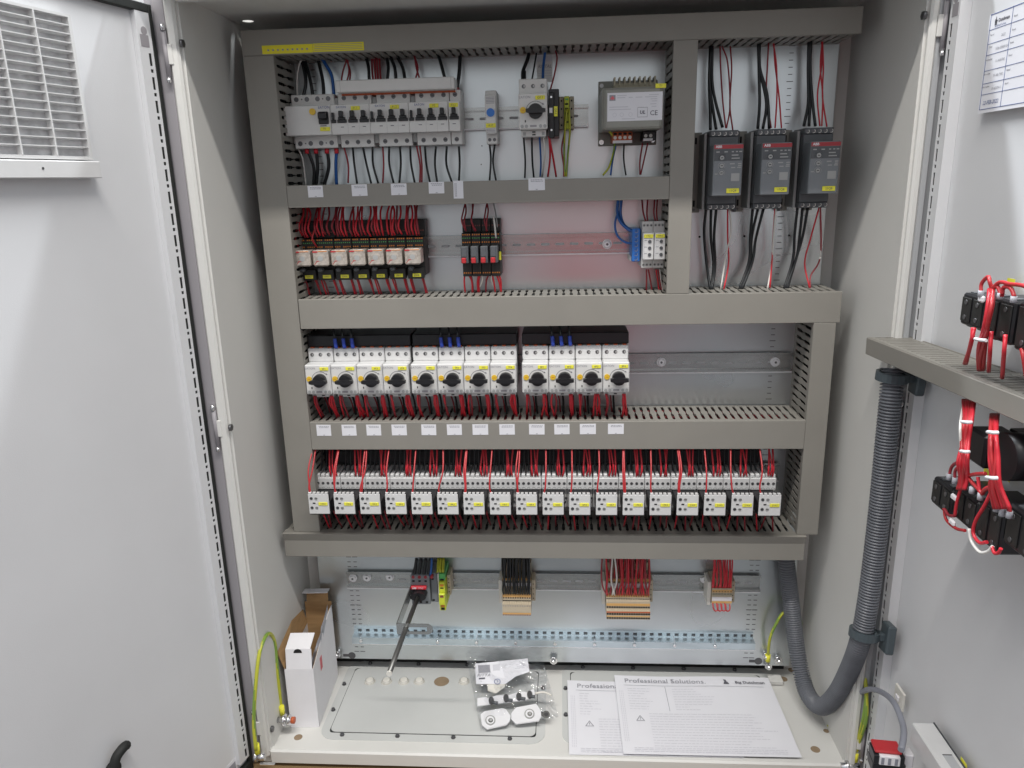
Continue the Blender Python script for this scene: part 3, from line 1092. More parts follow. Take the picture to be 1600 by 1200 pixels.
# ---- miniature breakers
def breaker(label, x, n, half, mk):
    t = thing('circuit_breaker', label, 'circuit breaker', (x, YR, 1.0835), 'light grey circuit breakers')
    P = 0.0178
    h = 0.009 if half else 0.0
    W_ = h+P*n
    MB().box(0.0002+h*0.85, W_-0.0002, -0.043, -0.003, -0.0415, 0.041, .0008).build('body', 'lgrey', t)
    if half:
        MB().box(0.0002, h*0.83, -0.040, -0.003, -0.036, 0.035, .0008).build('neutral_block', 'mgrey', t)
    MB().box(0.0001, W_-0.0001, -0.063, -0.043, -0.0225, 0.0225, .0008).build('front_cover', 'lgrey', t)
    for k in range(n):
        x0 = h+P*k
        tg = MB().box(x0+.0015, x0+P-.0015, -0.0655, -0.063, -0.005, -0.0001, .0004)
        tg.box(x0+.0035, x0+P-.0035, -0.068, -0.063, -0.0005, 0.0035, .0006)
        tg.box(x0+.0060, x0+P-.0060, -0.073, -0.063, 0.003, 0.0125, .0008)
        tg.build('toggle', 'black', t)
        if k:
            MB().box(x0-.0001, x0+.0001, -0.0632, -0.063, -0.0225, 0.010).build('pole_seam', 'mgrey', t)
        for z in (0.034, -0.0335):
            q = MB().cyl((x0+P/2, -0.0434, z), 0.0036, 0.0006, 'y', 12).build('terminal_screw', 'screw', t)
            MB().box(x0+P/2-.0022, x0+P/2+.0022, -0.0437, -0.0434, z-.0004, z+.0004).build('screw_slot', 'hole', q)
        MB().box(x0+.006, x0+.011, -0.0633, -0.063, -0.0118, -0.0108).build('print_mark', 'print', t)
    if half:
        tg = MB().box(.0008, h-.0006, -0.0655, -0.063, -0.005, 0.0, .0004).box(.0028, h-.0028, -0.070, -0.063, 0, 0.0105, .0006)
        tg.build('toggle', 'black', t)
    if n > 1:
        text('EATON', 0.0048, (h+.0085, -0.0634, 0.0185), t, 'blueprint')
        marker(t, W_-.029, W_-.0145, 0.0135, 0.0195, -0.063, mk, 0.0045)
    else:
        marker(t, .0015, .0155, 0.0135, 0.0195, -0.063, mk, 0.0045)
    return t


breaker('first three pole circuit breaker, just right of the residual current device', -0.3400, 3, True, 'F1.1')
breaker('middle three pole circuit breaker of the three under the long grey cover', -0.2775, 3, True, 'F1.2')
breaker('last three pole circuit breaker, next to the single pole breaker', -0.2150, 3, True, 'F2')
breaker('narrow single pole circuit breaker closing the right end of the breaker row', -0.1520, 1, False, 'F2.1')
# busbar cover
bc = thing('busbar_cover', 'long grey box shaped busbar cover above the circuit breakers', 'cover', (-0.2345, YR, 1.1322))
MB().box(-0.093, 0.0945, -0.068, -0.030, -0.0088, 0.0088, .0012).build('cover_body', 'lgrey', bc)
for x in (-0.0855, 0.089):
    MB().box(x-.0002, x+.0002, -0.0683, -0.068, -0.0086, 0.0086).build('cover_seam', 'mgrey', bc)
MB().box(-0.09, 0.0925, -0.045, -0.036, -0.0115, -0.0088).build('busbar_tongue', 'terracotta', bc)

# ---- small timer with blue knob
tm = thing('impulse_relay', 'slim grey relay with a round blue button standing alone on the top rail', 'relay', (-0.095, YR, 1.0835))
MB().box(0, 0.0178, -0.045, -0.003, -0.043, 0.038, .0012).build('body', 'lgrey', tm)
MB().box(0.0003, 0.0175, -0.058, -0.045, -0.028, 0.030, .0012).build('front_cover', 'lgrey', tm)
MB().cyl((0.0089, -0.0605, 0.004), 0.0063, 0.003, 'y', 20, ).build('blue_button', 'blueb', tm)
for k in range(5):
    MB().box(0.002, 0.0155, -0.0583, -0.058, 0.0175+.0022*k, 0.0185+.0022*k).build('print_line', 'printm', tm)
for k in range(3):
    MB().box(0.002, 0.0155, -0.0583, -0.058, -0.0255+.0022*k, -0.0245+.0022*k).build('print_line', 'printm', tm)
marker(tm, 0.001, 0.0165, -0.0185, -0.012, -0.058, 'K1F', 0.0045)
for x in (0.0052, 0.0128):
    MB().cyl((x, -0.0455, -0.036), 0.0027, 0.0008, 'y', 12).build('terminal_screw', 'screw', tm)


# ---- motor breaker (row 1 and row 3)
def motor_breaker(label, loc, group, col='white', big=False):
    t = thing('motor_circuit_breaker', label, 'motor breaker', loc, group)
    W_ = 0.0443
    MB().box(0.0004, W_-.0004, -0.097, -0.020, -0.0255, 0.026, .0016).build('body', col, t)
    MB().box(0.0006, W_-.0006, -0.073, -0.002, 0.0258, 0.0492, .0014).build('terminal_block', col, t)
    MB().box(0.0030, W_-.0030, -0.078, -0.002, -0.0355, -0.0257, .001).build('lower_block', col, t)
    MB().box(0.0020, W_-.0020, -0.0974, -0.097, -0.0175, 0.0225).build('front_panel', 'lgrey', t)
    kb = MB().cyl((0.0262, -0.1085, 0.0), 0.0106, 0.0111, 'y', 28, r2=0.0112)
    kb.build('rotary_knob', 'black', t)
    kb = COL.objects[-1]
    MB().prism([(0.0120, -0.0022), (0.0170, -0.0036), (0.036, -0.0036), (0.0415, -0.0024), (0.0415, 0.0022), (0.036, 0.0034), (0.0170, 0.0034), (0.0120, 0.0022)], -0.1165, -0.1086, 'y').build('knob_grip', 'black', kb)
    MB().ring((0.0262, -0.0978, 0.0), 0.0148, 0.0142, 0.0004, 'y', 20, radians(40), radians(175)).build('scale_arc', 'print', t)
    MB().prism([(0.0365, 0.0095), (0.0392, 0.0092), (0.0372, 0.0118)], -0.0978, -0.0974, 'y').build('arrow_mark', 'print', t)
    MB().cyl((0.0072, -0.0990, 0.0020), 0.0046, 0.0016, 'y', 18).build('dial', 'button', t)
    MB().box(0.0050, 0.0094, -0.0993, -0.0990, 0.0016, 0.0024).build('dial_slot', 'orange', t)
    MB().box(0.0097, 0.0113, -0.0978, -0.0974, -0.0155, -0.0122).build('window', 'hole', t)
    text('EATON', 0.0052, (0.0100, -0.0977, 0.0203), t, 'printm')
    for k, x in enumerate((0.0078, 0.0222, 0.0366)):
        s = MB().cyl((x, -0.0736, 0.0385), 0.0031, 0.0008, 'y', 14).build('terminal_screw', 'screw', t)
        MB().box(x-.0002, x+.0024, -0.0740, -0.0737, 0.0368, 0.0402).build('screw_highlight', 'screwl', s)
    for x in (0.0055, 0.0120, 0.0335, 0.0400):
        MB().cyl((x, -0.0975, -0.0212), 0.0026, 0.0008, 'y', 10).build('test_port', 'mgrey', t)
    MB().box(0.0175, 0.0275, -0.0975, -0.0972, -0.0225, -0.0195).build('print_line', 'lavender', t)
    for z in (-0.0285, -0.0325):
        MB().box(0.0200, 0.0250, -0.0785, -0.0781, z-.0009, z+.0009).build('vent_slot', 'hole', t)
    for x in (0.008, 0.037):
        MB().box(x-.0022, x+.0022, -0.0785, -0.0781, -0.0335, -0.0285).build('vent_slot', 'mgrey', t)
    return t


m1 = motor_breaker('grey motor breaker with a black rotary knob, alone on the top row', (-0.0405, YR-.002, 1.0838), None, 'lgrey')
marker(m1, 0.0262, 0.0405, 0.0165, 0.0222, -0.0974, 'Q0.2', 0.0045)
MB().cyl((0.011, -0.0985, 0.0), .0001, .0001).build('pin', 'lgrey', m1)
bpy.data.objects.remove(COL.objects[-1])

proto = motor_breaker('', (0, 0, 0), 'white motor breakers with black knobs')
km = kidmap(proto)
MK = ['6F1', '6F2', '6F3', '6F4', '7F1', '7F2', '7F3', '7F4', '8F1', '8F2', '8F3', '8F4']
GN = ['left', 'middle', 'right']
GX = [-0.4108, -0.2300, -0.0438]
mb_x = []
for i in range(12):
    gq, j = divmod(i, 4)
    t = proto if i == 0 else copy_tree(proto, None, km)
    x = GX[gq]+0.0444*j
    mb_x.append(x)
    t.location = (x, YR, 0.6662)
    t['label'] = 'white motor breaker, %s from the left in the %s block of four' % (ORD[j+1], GN[gq])
    marker(t, 0.0268, 0.0415, 0.0165, 0.0224, -0.0974, MK[i], 0.0045)
for gq in range(3):
    x = GX[gq]
    b = thing('busbar_block', 'black busbar block on top of the %s four motor breakers' % GN[gq], 'busbar', (x, YR, 0.7255), 'black busbar blocks')
    MB().box(0.0, 0.1776, -0.068, -0.010, -0.0085, 0.0115, .0015).build('busbar_body', 'black', b)
    pins = MB()
    for k in range(12):
        xx = 0.0078+0.0148*k
        pins.box(xx-.003, xx+.003, -0.070, -0.050, -0.0112, -0.0085)
    pins.build('busbar_pins', 'terracotta', b)
    jx = 1
    for q in range(3):
        xx = x+0.0444*jx+0.0078+0.0144*q
        top_ = Vector((xx-0.004, 0.170, 0.757))
        fe = wire([(xx, 0.150, 0.7165), (xx-.001, 0.150, 0.727), (xx-.0015, .151, 0.733)], 0.0032, 'ferrule', 'blue cable ferrule of the %s black feed wire on the %s motor breaker block' % (ORD[q+1], GN[gq]), 'blue ferrules', n=3, seg=8, name='ferrule', cat='cable ferrule')
        wire([(xx-.0015, .151, .732), (xx-.002, .152, .742), (xx-.006, .165, .757)], 0.0019, 'wireblack', '%s black feed wire with blue ferrule into the %s block of motor breakers' % (ORD[q+1], GN[gq]), 'black feed wires')

# ---- auxiliary contact block next to the grey motor breaker
ax = thing('auxiliary_contact', 'black auxiliary contact block clipped to the right of the grey motor breaker', 'contact block', (0.0048, YR, 1.0835))
MB().box(0.0003, 0.0165, -0.072, -0.003, -0.035, 0.034, .001).build('body', 'black', ax)
MB().box(0.0003, 0.0090, -0.078, -0.072, -0.038, 0.029, .001).build('front_cover', 'black', ax)
MB().box(0.0015, 0.0062, -0.0786, -0.078, -0.001, 0.0065).build('switch_flag', 'boxwhite', ax)
k_ = MB().box(0.0085, 0.0140, -0.0790, -0.0782, -0.0062, 0.0085, .0003).build('marker', 'yellow', ax)
text('Q0.2', 0.0042, (0.0112, -0.0792, 0.0012), k_, 'print', (pi/2, pi/2, 0))
for z in (0.022, -0.026):
    MB().cyl((0.0045, -0.0788, z), 0.0016, 0.0008, 'y', 8).build('terminal_screw', 'steel', ax)

# ---- protective earth blocks row 1
pe = thing('earth_terminal', 'small beige terminal block with a green and yellow middle on the top rail', 'terminal block', (0.0212, YR, 1.0855))
for (a, b_, mm, y0) in ((0.0, 0.0078, 'beiged', -0.035), (0.0080, 0.0160, 'lime', -0.040), (0.0162, 0.0235, 'beiged', -0.035)):
    MB().box(a, b_, y0, -0.003, -0.0245, 0.0245, .0008).build('terminal', mm, pe)
for xx in (0.0038, 0.0198):
    for z in (0.018, 0.006, -0.007, -0.0185):
        MB().box(xx-.0012, xx+.0012, -0.0354, -0.035, z-.0013, z+.0013).build('opening', 'hole', pe)
for z in (0.020, 0.013, 0.006, -0.001, -0.014):
    MB().box(0.0095, 0.0145, -0.0404, -0.040, z-.0016, z+.0010).build('opening', 'green' if z > 0.016 else 'hole', pe)

# ---- transformer
tr = thing('transformer', 'grey control transformer with a white rating label at the right of the top row', 'transformer', (FX(0.0853), YP, FZ(1.0853)))
MB().box(0.0, 0.0945, -0.003, 0, -0.0495, 0.0500, .001).build('mounting_plate', 'tgrey', tr)
core = MB().box(0.001, 0.0925, -0.095, -0.004, -0.030, 0.030, .002)
core.build('core', 'tgrey', tr)
MB().box(0.004, 0.0890, -0.105, -0.095, -0.0300, 0.0285, .003).build('cover', 'tgrey', tr)
lab = MB().box(0.0085, 0.0900, -0.1056, -0.105, -0.0185, 0.0215).build('rating_label', 'paper', tr)
MB().box(0.0115, 0.0205, -0.1058, -0.1056, 0.0105, 0.0185).build('emblem', 'printm', lab)
MB().prism([(0.0125, 0.0135), (0.0160, 0.0115), (0.0195, 0.0135), (0.0160, 0.0175)], -0.1060, -0.1058, 'y').build('emblem_arrow', 'boxred', lab)
pl_ = MB()
for (xx, z, L) in ((0.023, 0.0175, .014), (0.023, 0.0145, .012), (0.040, .0145, .006), (0.050, .0145, .010), (0.064, .0145, .018), (0.070, .0175, .014), (0.072, .0115, .010), (0.074, .0085, .008), (0.0115, .0015, .028), (0.0115, -.0020, .032), (0.072, .0045, .009), (0.074, .001, .007), (.030, -.0155, .020)):
    pl_.box(xx, xx+L, -0.1058, -0.1056, z-.0006, z+.0006)
pl_.build('print_lines', 'printl', lab, kind='stuff')
text('CE', 0.0098, (0.0775, -0.1059, -0.0085), lab, 'print')
text('UL', 0.0070, (0.0605, -0.1059, -0.0070), lab, 'print', bold=.02, shear=.2)
for x, z in ((0.0535, -0.0135), (0.0535, 0.0)):
    MB().box(x, x+.0145, -0.1058, -0.1056, z-.0002, z+.0002).build('print_frame', 'print', lab)
for x in (0.0535, 0.0678):
    MB().box(x, x+.0003, -0.1058, -0.1056, -0.0135, 0.0).build('print_frame', 'print', lab)
for x in (0.0195, 0.030, 0.043):
    MB().ring((x, -0.1058, -0.0095), 0.0030, 0.0025, 0.0002, 'y', 14).build('print_symbol', 'printl', lab)
tb = MB().box(0.020, 0.0860, -0.068, -0.004, 0.0300, 0.0395, .001)
tb.build('terminal_block', 'beiged', tr)
tbb = COL.objects[-1]
for k in range(9):
    xx = 0.0215+0.0076*k
    MB().box(xx-.0012, xx+.0012, -0.072, -0.045, 0.0345, 0.0475, .0004).build('terminal_fin', 'beiged', tbb)
MB().cyl((0.0052, -0.0036, 0.0435), 0.0032, 0.0008, 'y', 14).build('mounting_hole', 'boxwhite', tr)
MB().cyl((0.0052, -0.0065, -0.0435), 0.0040, 0.0036, 'y', 14).build('mounting_bolt', 'steel', tr)
MB().cyl((0.0880, -0.0065, -0.0420), 0.0040, 0.0036, 'y', 14).build('mounting_bolt', 'steel', tr)
marker(tr, 0.0790, 0.0945, 0.0262, 0.0325, -0.1052, 'T1', .0045)
ot = MB().box(0.020, 0.0510, -0.055, -0.004, -0.0460, -0.0305, .001).build('orange_terminals', 'terracotta', tr)
for k in range(4):
    xx = 0.0240+0.0077*k
    MB().cyl((xx, -0.0556, -0.0395), 0.0027, 0.0008, 'y', 12).build('terminal_screw', 'wirewhite', ot)
    MB().box(xx-.0026, xx+.0026, -0.0556, -0.055, -0.0355, -0.0322).build('opening', 'hole', ot)
MB().box(0.0205, 0.0505, -0.0560, -0.055, -0.0478, -0.0436).build('number_strip', 'boxwhite', ot)
bt = MB().box(0.0680, 0.0880, -0.050, -0.004, -0.0445, -0.0305, .001).build('black_terminals', 'black', tr)
for k in range(2):
    MB().cyl((0.0722+0.0077*k, -0.0506, -0.0375), 0.0026, 0.0008, 'y', 12).build('terminal_screw', 'wirewhite', bt)
MB().box(0.0685, 0.0830, -0.0512, -0.050, -0.0455, -0.0415).build('number_strip', 'boxwhite', bt)


# ---- soft starters
def soft(label, x, mk):
    t = thing('soft_starter', label, 'soft starter', (x, YP+.010, 0.9915), 'grey soft starters')
    MB().box(0.0005, 0.0440, -0.1125, -0.075, -0.0385, 0.0375, .0014).build('front_cover', 'softgrey', t)
    MB().box(0.0, 0.0445, -0.075, -0.004, -0.0520, 0.0500, .001).build('body', 'dgrey', t)
    MB().box(0.0005, 0.0440, -0.076, -0.020, 0.0500, 0.0590, .0010).build('upper_terminals', 'dgrey', t)
    MB().box(0.0005, 0.0440, -0.076, -0.020, -0.0605, -0.0520, .0010).build('lower_terminals', 'dgrey', t)
    rb = MB().box(0.0008, 0.0437, -0.1131, -0.1125, 0.0305, 0.0362).build('red_band', 'mred', t)
    text('ABB', 0.0052, (0.0075, -0.1133, 0.0334), rb, 'paper', bold=.03)
    MB().box(0.0008, 0.0437, -0.1129, -0.1125, 0.0130, 0.0300).build('dark_panel', 'dgrey', t)
    for k, z in enumerate((0.0175, 0.0060, -0.0045)):
        dl = MB().cyl((0.0128, -0.1140, z), 0.0032, 0.0014, 'y', 14).build('dial', 'mgrey', t)
        MB().box(0.0112, 0.0144, -0.1143, -0.1140, z-.0005, z+.0005).build('dial_slot', 'hole', dl)
        MB().ring((0.0128, -0.1129, z), 0.0052, 0.0047, 0.0004, 'y', 16, radians(-40), radians(220)).build('dial_scale', 'mgrey', t)
    pr_ = MB()
    for (a, z, L) in ((.004, .026, .005), (.016, .026, .005), (.027, .026, .003), (.033, .026, .003), (.038, .026, .004), (.027, .021, .010), (.027, .0165, .012), (.025, .0085, .007), (.037, .0085, .005), (.027, .003, .006), (.036, .003, .006), (.003, -.006, .004), (.037, .0055, .005)):
        pr_.box(a, a+L, -0.1132, -0.1129, z-.0008, z+.0008)
    pr_.build('print_marks', 'mgrey', t, kind='stuff')
    MB().box(0.0275, 0.0400, -0.1131, -0.1125, -0.0170, -0.0055).build('data_patch', 'mgrey', t)
    marker(t, 0.0215, 0.0405, -0.0345, -0.0275, -0.1125, mk, .0046)
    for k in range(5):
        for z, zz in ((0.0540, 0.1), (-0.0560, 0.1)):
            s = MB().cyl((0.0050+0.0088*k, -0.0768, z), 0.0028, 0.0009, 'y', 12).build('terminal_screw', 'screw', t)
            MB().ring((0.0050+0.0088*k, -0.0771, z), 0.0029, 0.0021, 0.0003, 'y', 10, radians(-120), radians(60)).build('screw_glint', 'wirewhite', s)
    # mounting bracket at the left
    br = MB().box(-0.0190, -0.0008, -0.015, -0.0105, -0.0665, 0.0600, .0006).build('mounting_bracket', 'tgrey', t)
    MB().box(-0.0190, -0.0150, -0.027, -0.0151, -0.0665, 0.0600, .0006).build('bracket_flange', 'dgrey', br)
    MB().box(-0.0050, -0.0008, -0.060, -0.0151, -0.0600, 0.0560, .0006).build('heat_sink', 'mgrey', t)
    for z in (0.047, -0.052):
        MB().box(-0.0118, -0.0088, -0.0155, -0.0151, z-.0050, z+.0050).build('bracket_slot', 'hole', br)
    MB().cyl((-0.0103, -0.0160, -0.0620), 0.0020, 0.0012, 'y', 10).build('bracket_bolt', 'screw', br)
    return t


SX = (0.2530, 0.3245, 0.3955)
for i, (x, mk) in enumerate(zip(SX, ('11Q8', '17Q8', '23Q8'))):
    soft('dark grey soft starter with red band, the %s of three' % ('leftmost', 'middle one', 'rightmost')[i], x, mk)
p = PY(1259, 235, .24)
MB().box(p.x-.003, p.x+.012, YP-.004, YP-.0005, 0.925, 1.050, .0006).build('mounting_bracket', 'tgrey', COL.objects.get('soft_starter.002') or None)
o_ = COL.objects[-1]
if o_.parent:
    o_.matrix_parent_inverse = Matrix.Translation(-Vector(o_.parent.location))

# ---- row 2: relays in sockets
def relay(label, x, group):
    t = thing('relay_socket', label, 'relay', (x, YR, 0.877), group)
    MB().box(0.0003, 0.0303, -0.030, -0.003, 0.0200, 0.0480, .001).build('socket_top', 'sockblack', t)
    MB().box(0.0003, 0.0303, -0.044, -0.003, -0.0440, 0.0198, .001).build('socket_body', 'sockblack', t)
    MB().box(0.0020, 0.0290, -0.055, -0.040, -0.0480, -0.0300, .001).build('socket_foot', 'sockblack', t)
    for z in (0.0300, 0.0180, 0.0065):
        mm = MB()
        yy = -0.030 if z > .02 else -0.044
        for k in range(8):
            if k == 3 and z < .02: continue
            mm.box(0.0016+.0035*k, 0.0038+.0035*k, yy-.0006, yy, z-.0011, z+.0011)
        mm.build('clamp_openings', 'orange', t, kind='stuff') if z < .02 else mm.build('clamp_openings', 'brown', t, kind='stuff')
    mm = MB()
    for k in range(8):
        mm.box(0.0016+.0035*k, 0.0032+.0035*k, -0.0446, -0.044, 0.0125, 0.0140)
    mm.build('contact_marks', 'green', t, kind='stuff')
    rl_ = MB().box(0.0030, 0.0290, -0.0775, -0.044, -0.0222, 0.0040, .0022).build('relay_cover', 'relayclear', t)
    MB().box(0.0036, 0.0120, -0.0779, -0.0775, 0.0002, 0.0026).build('red_mark', 'redb', rl_)
    MB().box(0.0125, 0.0275, -0.0779, -0.0775, 0.0014, 0.0026).build('orange_line', 'orange', rl_)
    MB().prism([(0.0050, -0.0195), (0.0058, -0.0195), (0.0112, -0.0135), (0.0104, -0.0130)], -0.0780, -0.0776, 'y').box(0.0090, 0.0135, -0.0780, -0.0776, -0.0145, -0.0135).build('red_arrow', 'redb', rl_)
    MB().cyl((0.0160, -0.0779, -0.0095), 0.0045, 0.0004, 'y', 12).build('coil_window', 'mgrey', rl_)
    MB().box(0.0060, 0.0140, -0.0680, -0.055, -0.0330, -0.0265, .002).build('retaining_clip', 'dgrey', t)
    return t


rp = relay('', 0, 'plug in relays with clear covers')
km = kidmap(rp)
rel_x = []
for i in range(7):
    t = rp if i == 0 else copy_tree(rp, None, km)
    x = -0.4190+0.0310*i-0.0004*i
    rel_x.append(x)
    t.location = (x, YR, 0.877)
    t['label'] = 'clear cover plug in relay on a black socket, %s from the left of the seven' % ORD[i+1]
    marker(t, 0.0105, 0.0245, -0.0448, -0.0390, -0.0552, ('25K%d' % (i+2)), 0.004)


def relay4(i):
    x = -0.1420+0.0160*i
    t = thing('relay_socket', 'slim black relay with a red button, %s of the four in the short block' % ORD[i+1], 'relay', (x, YR, 0.877), 'slim black relays with red buttons')
    MB().box(0.0003, 0.0157, -0.030, -0.003, 0.0250, 0.0465, .0008).build('socket_top', 'sockblack', t)
    MB().box(0.0003, 0.0157, -0.044, -0.003, -0.0470, 0.0248, .0008).build('socket_body', 'sockblack', t)
    for z, c, yy in ((0.0220, 'orange', -.044), (0.0165, 'green', -.044), (0.0095, 'orange', -.044), (-0.0410, 'orange', -.044), (0.036, 'brown', -.030)):
        mm = MB()
        for k in range(4):
            mm.box(0.0016+.0036*k, 0.0038+.0036*k, yy-.0006, yy, z-(.0010 if c != 'green' else .0006), z+(.0010 if c != 'green' else .0006))
        mm.build('clamp_openings', c, t, kind='stuff')
    MB().box(0.0012, 0.0135, -0.0700, -0.044, -0.0225, 0.0048, .001).build('relay_cover', 'dgrey', t)
    MB().box(0.0022, 0.0105, -0.0710, -0.0700, -0.0120, 0.0040, .0006).build('front_window', 'dgrey', t)
    MB().box(0.0022, 0.0098, -0.0745, -0.0700, -0.0222, -0.0132, .0012).build('red_button', 'redb', t)
    if i == 3:
        MB().box(0.0140, 0.0175, -0.050, -0.044, -0.020, -0.006, .0006).build('marker', 'yellow', t)


for i in range(4): relay4(i)

# ---- blue neutral terminal
bl = thing('neutral_terminal', 'tall blue neutral terminal bar beside the grey monitoring relays', 'terminal block', (0.1383, YR, 0.877))
MB().box(0.0, 0.0130, -0.050, -0.003, -0.0265, 0.0265, .001).build('body', 'blueb', bl)
MB().box(-0.0022, 0.0, -0.040, -0.003, -0.0270, -0.0180, .0006).build('end_stop', 'lgrey', bl)
for k in range(7):
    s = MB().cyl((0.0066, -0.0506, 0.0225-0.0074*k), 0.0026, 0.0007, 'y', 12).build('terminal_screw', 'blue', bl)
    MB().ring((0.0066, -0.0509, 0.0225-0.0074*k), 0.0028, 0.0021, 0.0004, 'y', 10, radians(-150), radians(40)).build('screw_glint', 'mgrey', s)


# ---- monitoring relays
def monitor(i):
    x = 0.1537+0.0184*i
    t = thing('monitoring_relay', ('left' if i == 0 else 'right')+' of two slim grey monitoring relays with three dials each', 'relay', (x, YR, 0.877), 'slim grey monitoring relays')
    MB().box(0.0002, 0.0182, -0.050, -0.003, -0.0375, 0.0380, .0010).build('body', 'lgrey', t)
    MB().box(0.0006, 0.0178, -0.066, -0.050, -0.0225, 0.0205, .0010).build('front_cover', 'white', t)
    for k in range(3):
        MB().cyl((0.0112, -0.0672, 0.0068-0.0105*k), 0.0027, 0.0014, 'y', 14).build('dial', 'dgrey', t)
        MB().box(0.0025, 0.0072, -0.0664, -0.066, 0.0085-.0105*k, 0.0092-.0105*k).build('print_line', 'printm', t)
    MB().box(0.0022, 0.0028, -0.0664, -0.066, -0.020, 0.009).build('print_line', 'printl', t)
    marker(t, 0.0020, 0.0165, 0.0125, 0.0182, -0.066, ('17K1', '23K1')[i], .004)
    for k in range(3):
        for z in (0.0315, -0.0318):
            s = MB().cyl((0.0034+0.0057*k, -0.0507, z), 0.0022, 0.0008, 'y', 10).build('terminal_screw', 'mgrey', t)
            MB().cyl((0.0034+0.0057*k, -0.0510, z), 0.0010, 0.0003, 'y', 8).build('screw_recess', 'hole', s)


monitor(0); monitor(1)


# ---- row 4: contactors with timers
def contactor(label, group):
    t = thing('contactor', label, 'contactor', (0, 0, 0), group)
    W_ = 0.0446
    MB().box(0.0005, W_-.0005, -0.072, -0.003, -0.0330, 0.0065, .001).build('body', 'lgrey', t)
    mm = MB()
    mm.box(0.0003, W_-.0003, -0.078, -0.020, 0.0032, 0.0250, .0010)
    mm.build('terminal_block', 'white', t)
    for k in range(5):
        x = 0.0046+0.0088*k
        MB().box(x-.0036, x+.0030, -0.0770, -0.030, 0.0250, 0.0315, .0010).build('terminal_hood', 'white', t)
        s = MB().cyl((x, -0.0786, 0.0150), 0.0025, 0.0008, 'y', 12).build('terminal_screw', 'screw', t)
        MB().ring((x, -0.0784, 0.0045), 0.0036, 0.0030, 0.0004, 'y', 8, radians(10), radians(170)).build('scallop', 'mgrey', t)
    MB().box(0.0030, 0.0400, -0.1295, -0.072, -0.0225, 0.0030, .0008).box(0.0035, 0.0382, -0.1295, -0.122, 0.0030, 0.0160, .0008).build('timer_body', 'black', t)
    fx0, fx1, fz0, fz1 = 0.0030, 0.0385, -0.0200, 0.0185
    fc = MB().box(fx0, fx1, -0.1315, -0.1290, fz0, fz1-.002, .0006)
    for k in range(5):
        fc.box(fx0+.001+.0071*k, fx0+.0058+.0071*k, -0.1315, -0.1265, fz1-.002, fz1+.0006)
    fc.build('timer_face', 'white', t)
    for (x, z, mm_) in ((0.0085, 0.0088, 'hole'), (0.0168, 0.0088, 'screwl'), (0.0085, -0.0085, 'hole'), (0.0168, -0.0085, 'screwl')):
        q = MB().cyl((x, -0.1322, z), 0.0027, 0.0008, 'y', 12).build('timer_screw', 'screw' if mm_ == 'hole' else 'screwl', t)
        MB().box(x-.002, x+.002, -0.1325, -0.1322, z-.0004, z+.0004).build('screw_slot', 'hole', q)
    MB().box(0.0105, 0.0150, -0.1319, -0.1315, -0.0012, 0.0010).build('window', 'hole', t)
    MB().box(0.0165, 0.0195, -0.1319, -0.1315, -0.0012, 0.0010).build('slider', 'cream', t)
    MB().box(0.0400, 0.0428, -0.0735, -0.072, -0.0245, -0.0195, .0005).cyl((0.0428, -0.0728, -0.015), 0.0020, 0.0008, 'y', 10).build('coil_terminal', 'screw', t)
    return t


cp = contactor('', 'white timer blocks on contactors')
km = kidmap(cp)
CZ = 0.4565
con_x = []
for i in range(18):
    t = cp if i == 0 else copy_tree(cp, None, km)
    x = -0.4168+0.0447*i
    con_x.append(x)
    t.location = (x, YR, CZ)
    t['label'] = 'white faced contactor with yellow tag in the bottom row, %s' % (('%s from the left' % ORD[i+1]) if i < 9 else ('%s from the right' % ORD[18-i] if i < 17 else 'last on the right'))
    nm = ['12K4', '12K6', '13K3', '13K4', '13K6', '14K3', '14K5', '14K7', '16K3', '16K5', '16K6', '16K7', '17K4', '17K5', '21K4', '21K5', '21K6', '21K7'][i]
    marker(t, 0.0205, 0.0362, -0.0040, 0.0020, -0.1315, nm, .0042)

# ---- row 5: main switch, terminal strips
ms = thing('main_switch', 'dark grey main switch with a red band and long steel shaft on the lowest rail', 'switch', (-0.262, YR, 0.2485))
MB().box(0.0, 0.0355, -0.058, -0.003, -0.0300, 0.0300, .001).build('body', 'softgrey', ms)
MB().box(0.0362, 0.0490, -0.050, -0.003, -0.0300, 0.0300, .001).build('side_pole', 'softgrey', ms)
rb = MB().box(0.001, 0.0300, -0.0650, -0.058, 0.0050, 0.0105, .0006).build('red_band', 'red', ms)
text('ABB', 0.0045, (0.0078, -0.0653, 0.0078), rb, 'paper', bold=.03)
text('OT40', 0.0040, (0.0195, -0.0653, 0.0078), rb, 'paper')
MB().prism([(x, z-.0045) for x, z in [(0.0160+0.0150*cos(a)*(1 if abs(cos(a)) < .9 else 1), 0.0085*sin(a)) for a in [2*pi*k/16 for k in range(16)]]], -0.0760, -0.058, 'y').build('knob', 'black', ms)
for z in (0.0190, -0.0250):
    for k in range(4):
        MB().box(0.0035+.0115*k, 0.0078+.0115*k, -0.0588 if k < 3 else -0.0508, -0.040, z-.0016, z+.0016).build('terminal_opening', 'hole', ms)
for k in range(4):
    MB().cyl((0.0055+.0115*k, -0.0588, 0.027), .0030, .012, 'y', 10).build('cable_ferrule', 'dred', ms)
sh = MB().tube([(0.0150, -0.075, -0.0060), (0.0150, -0.200, 0.0005), (0.0150, -0.312, 0.0045)], 0.0045, 4).build('extension_shaft', 'shaft', ms)
MB().tube([(0.0150, -0.3105, 0.0045), (0.0150, -0.3135, 0.0046)], 0.0046, 8).build('shaft_tip', 'cream', ms)
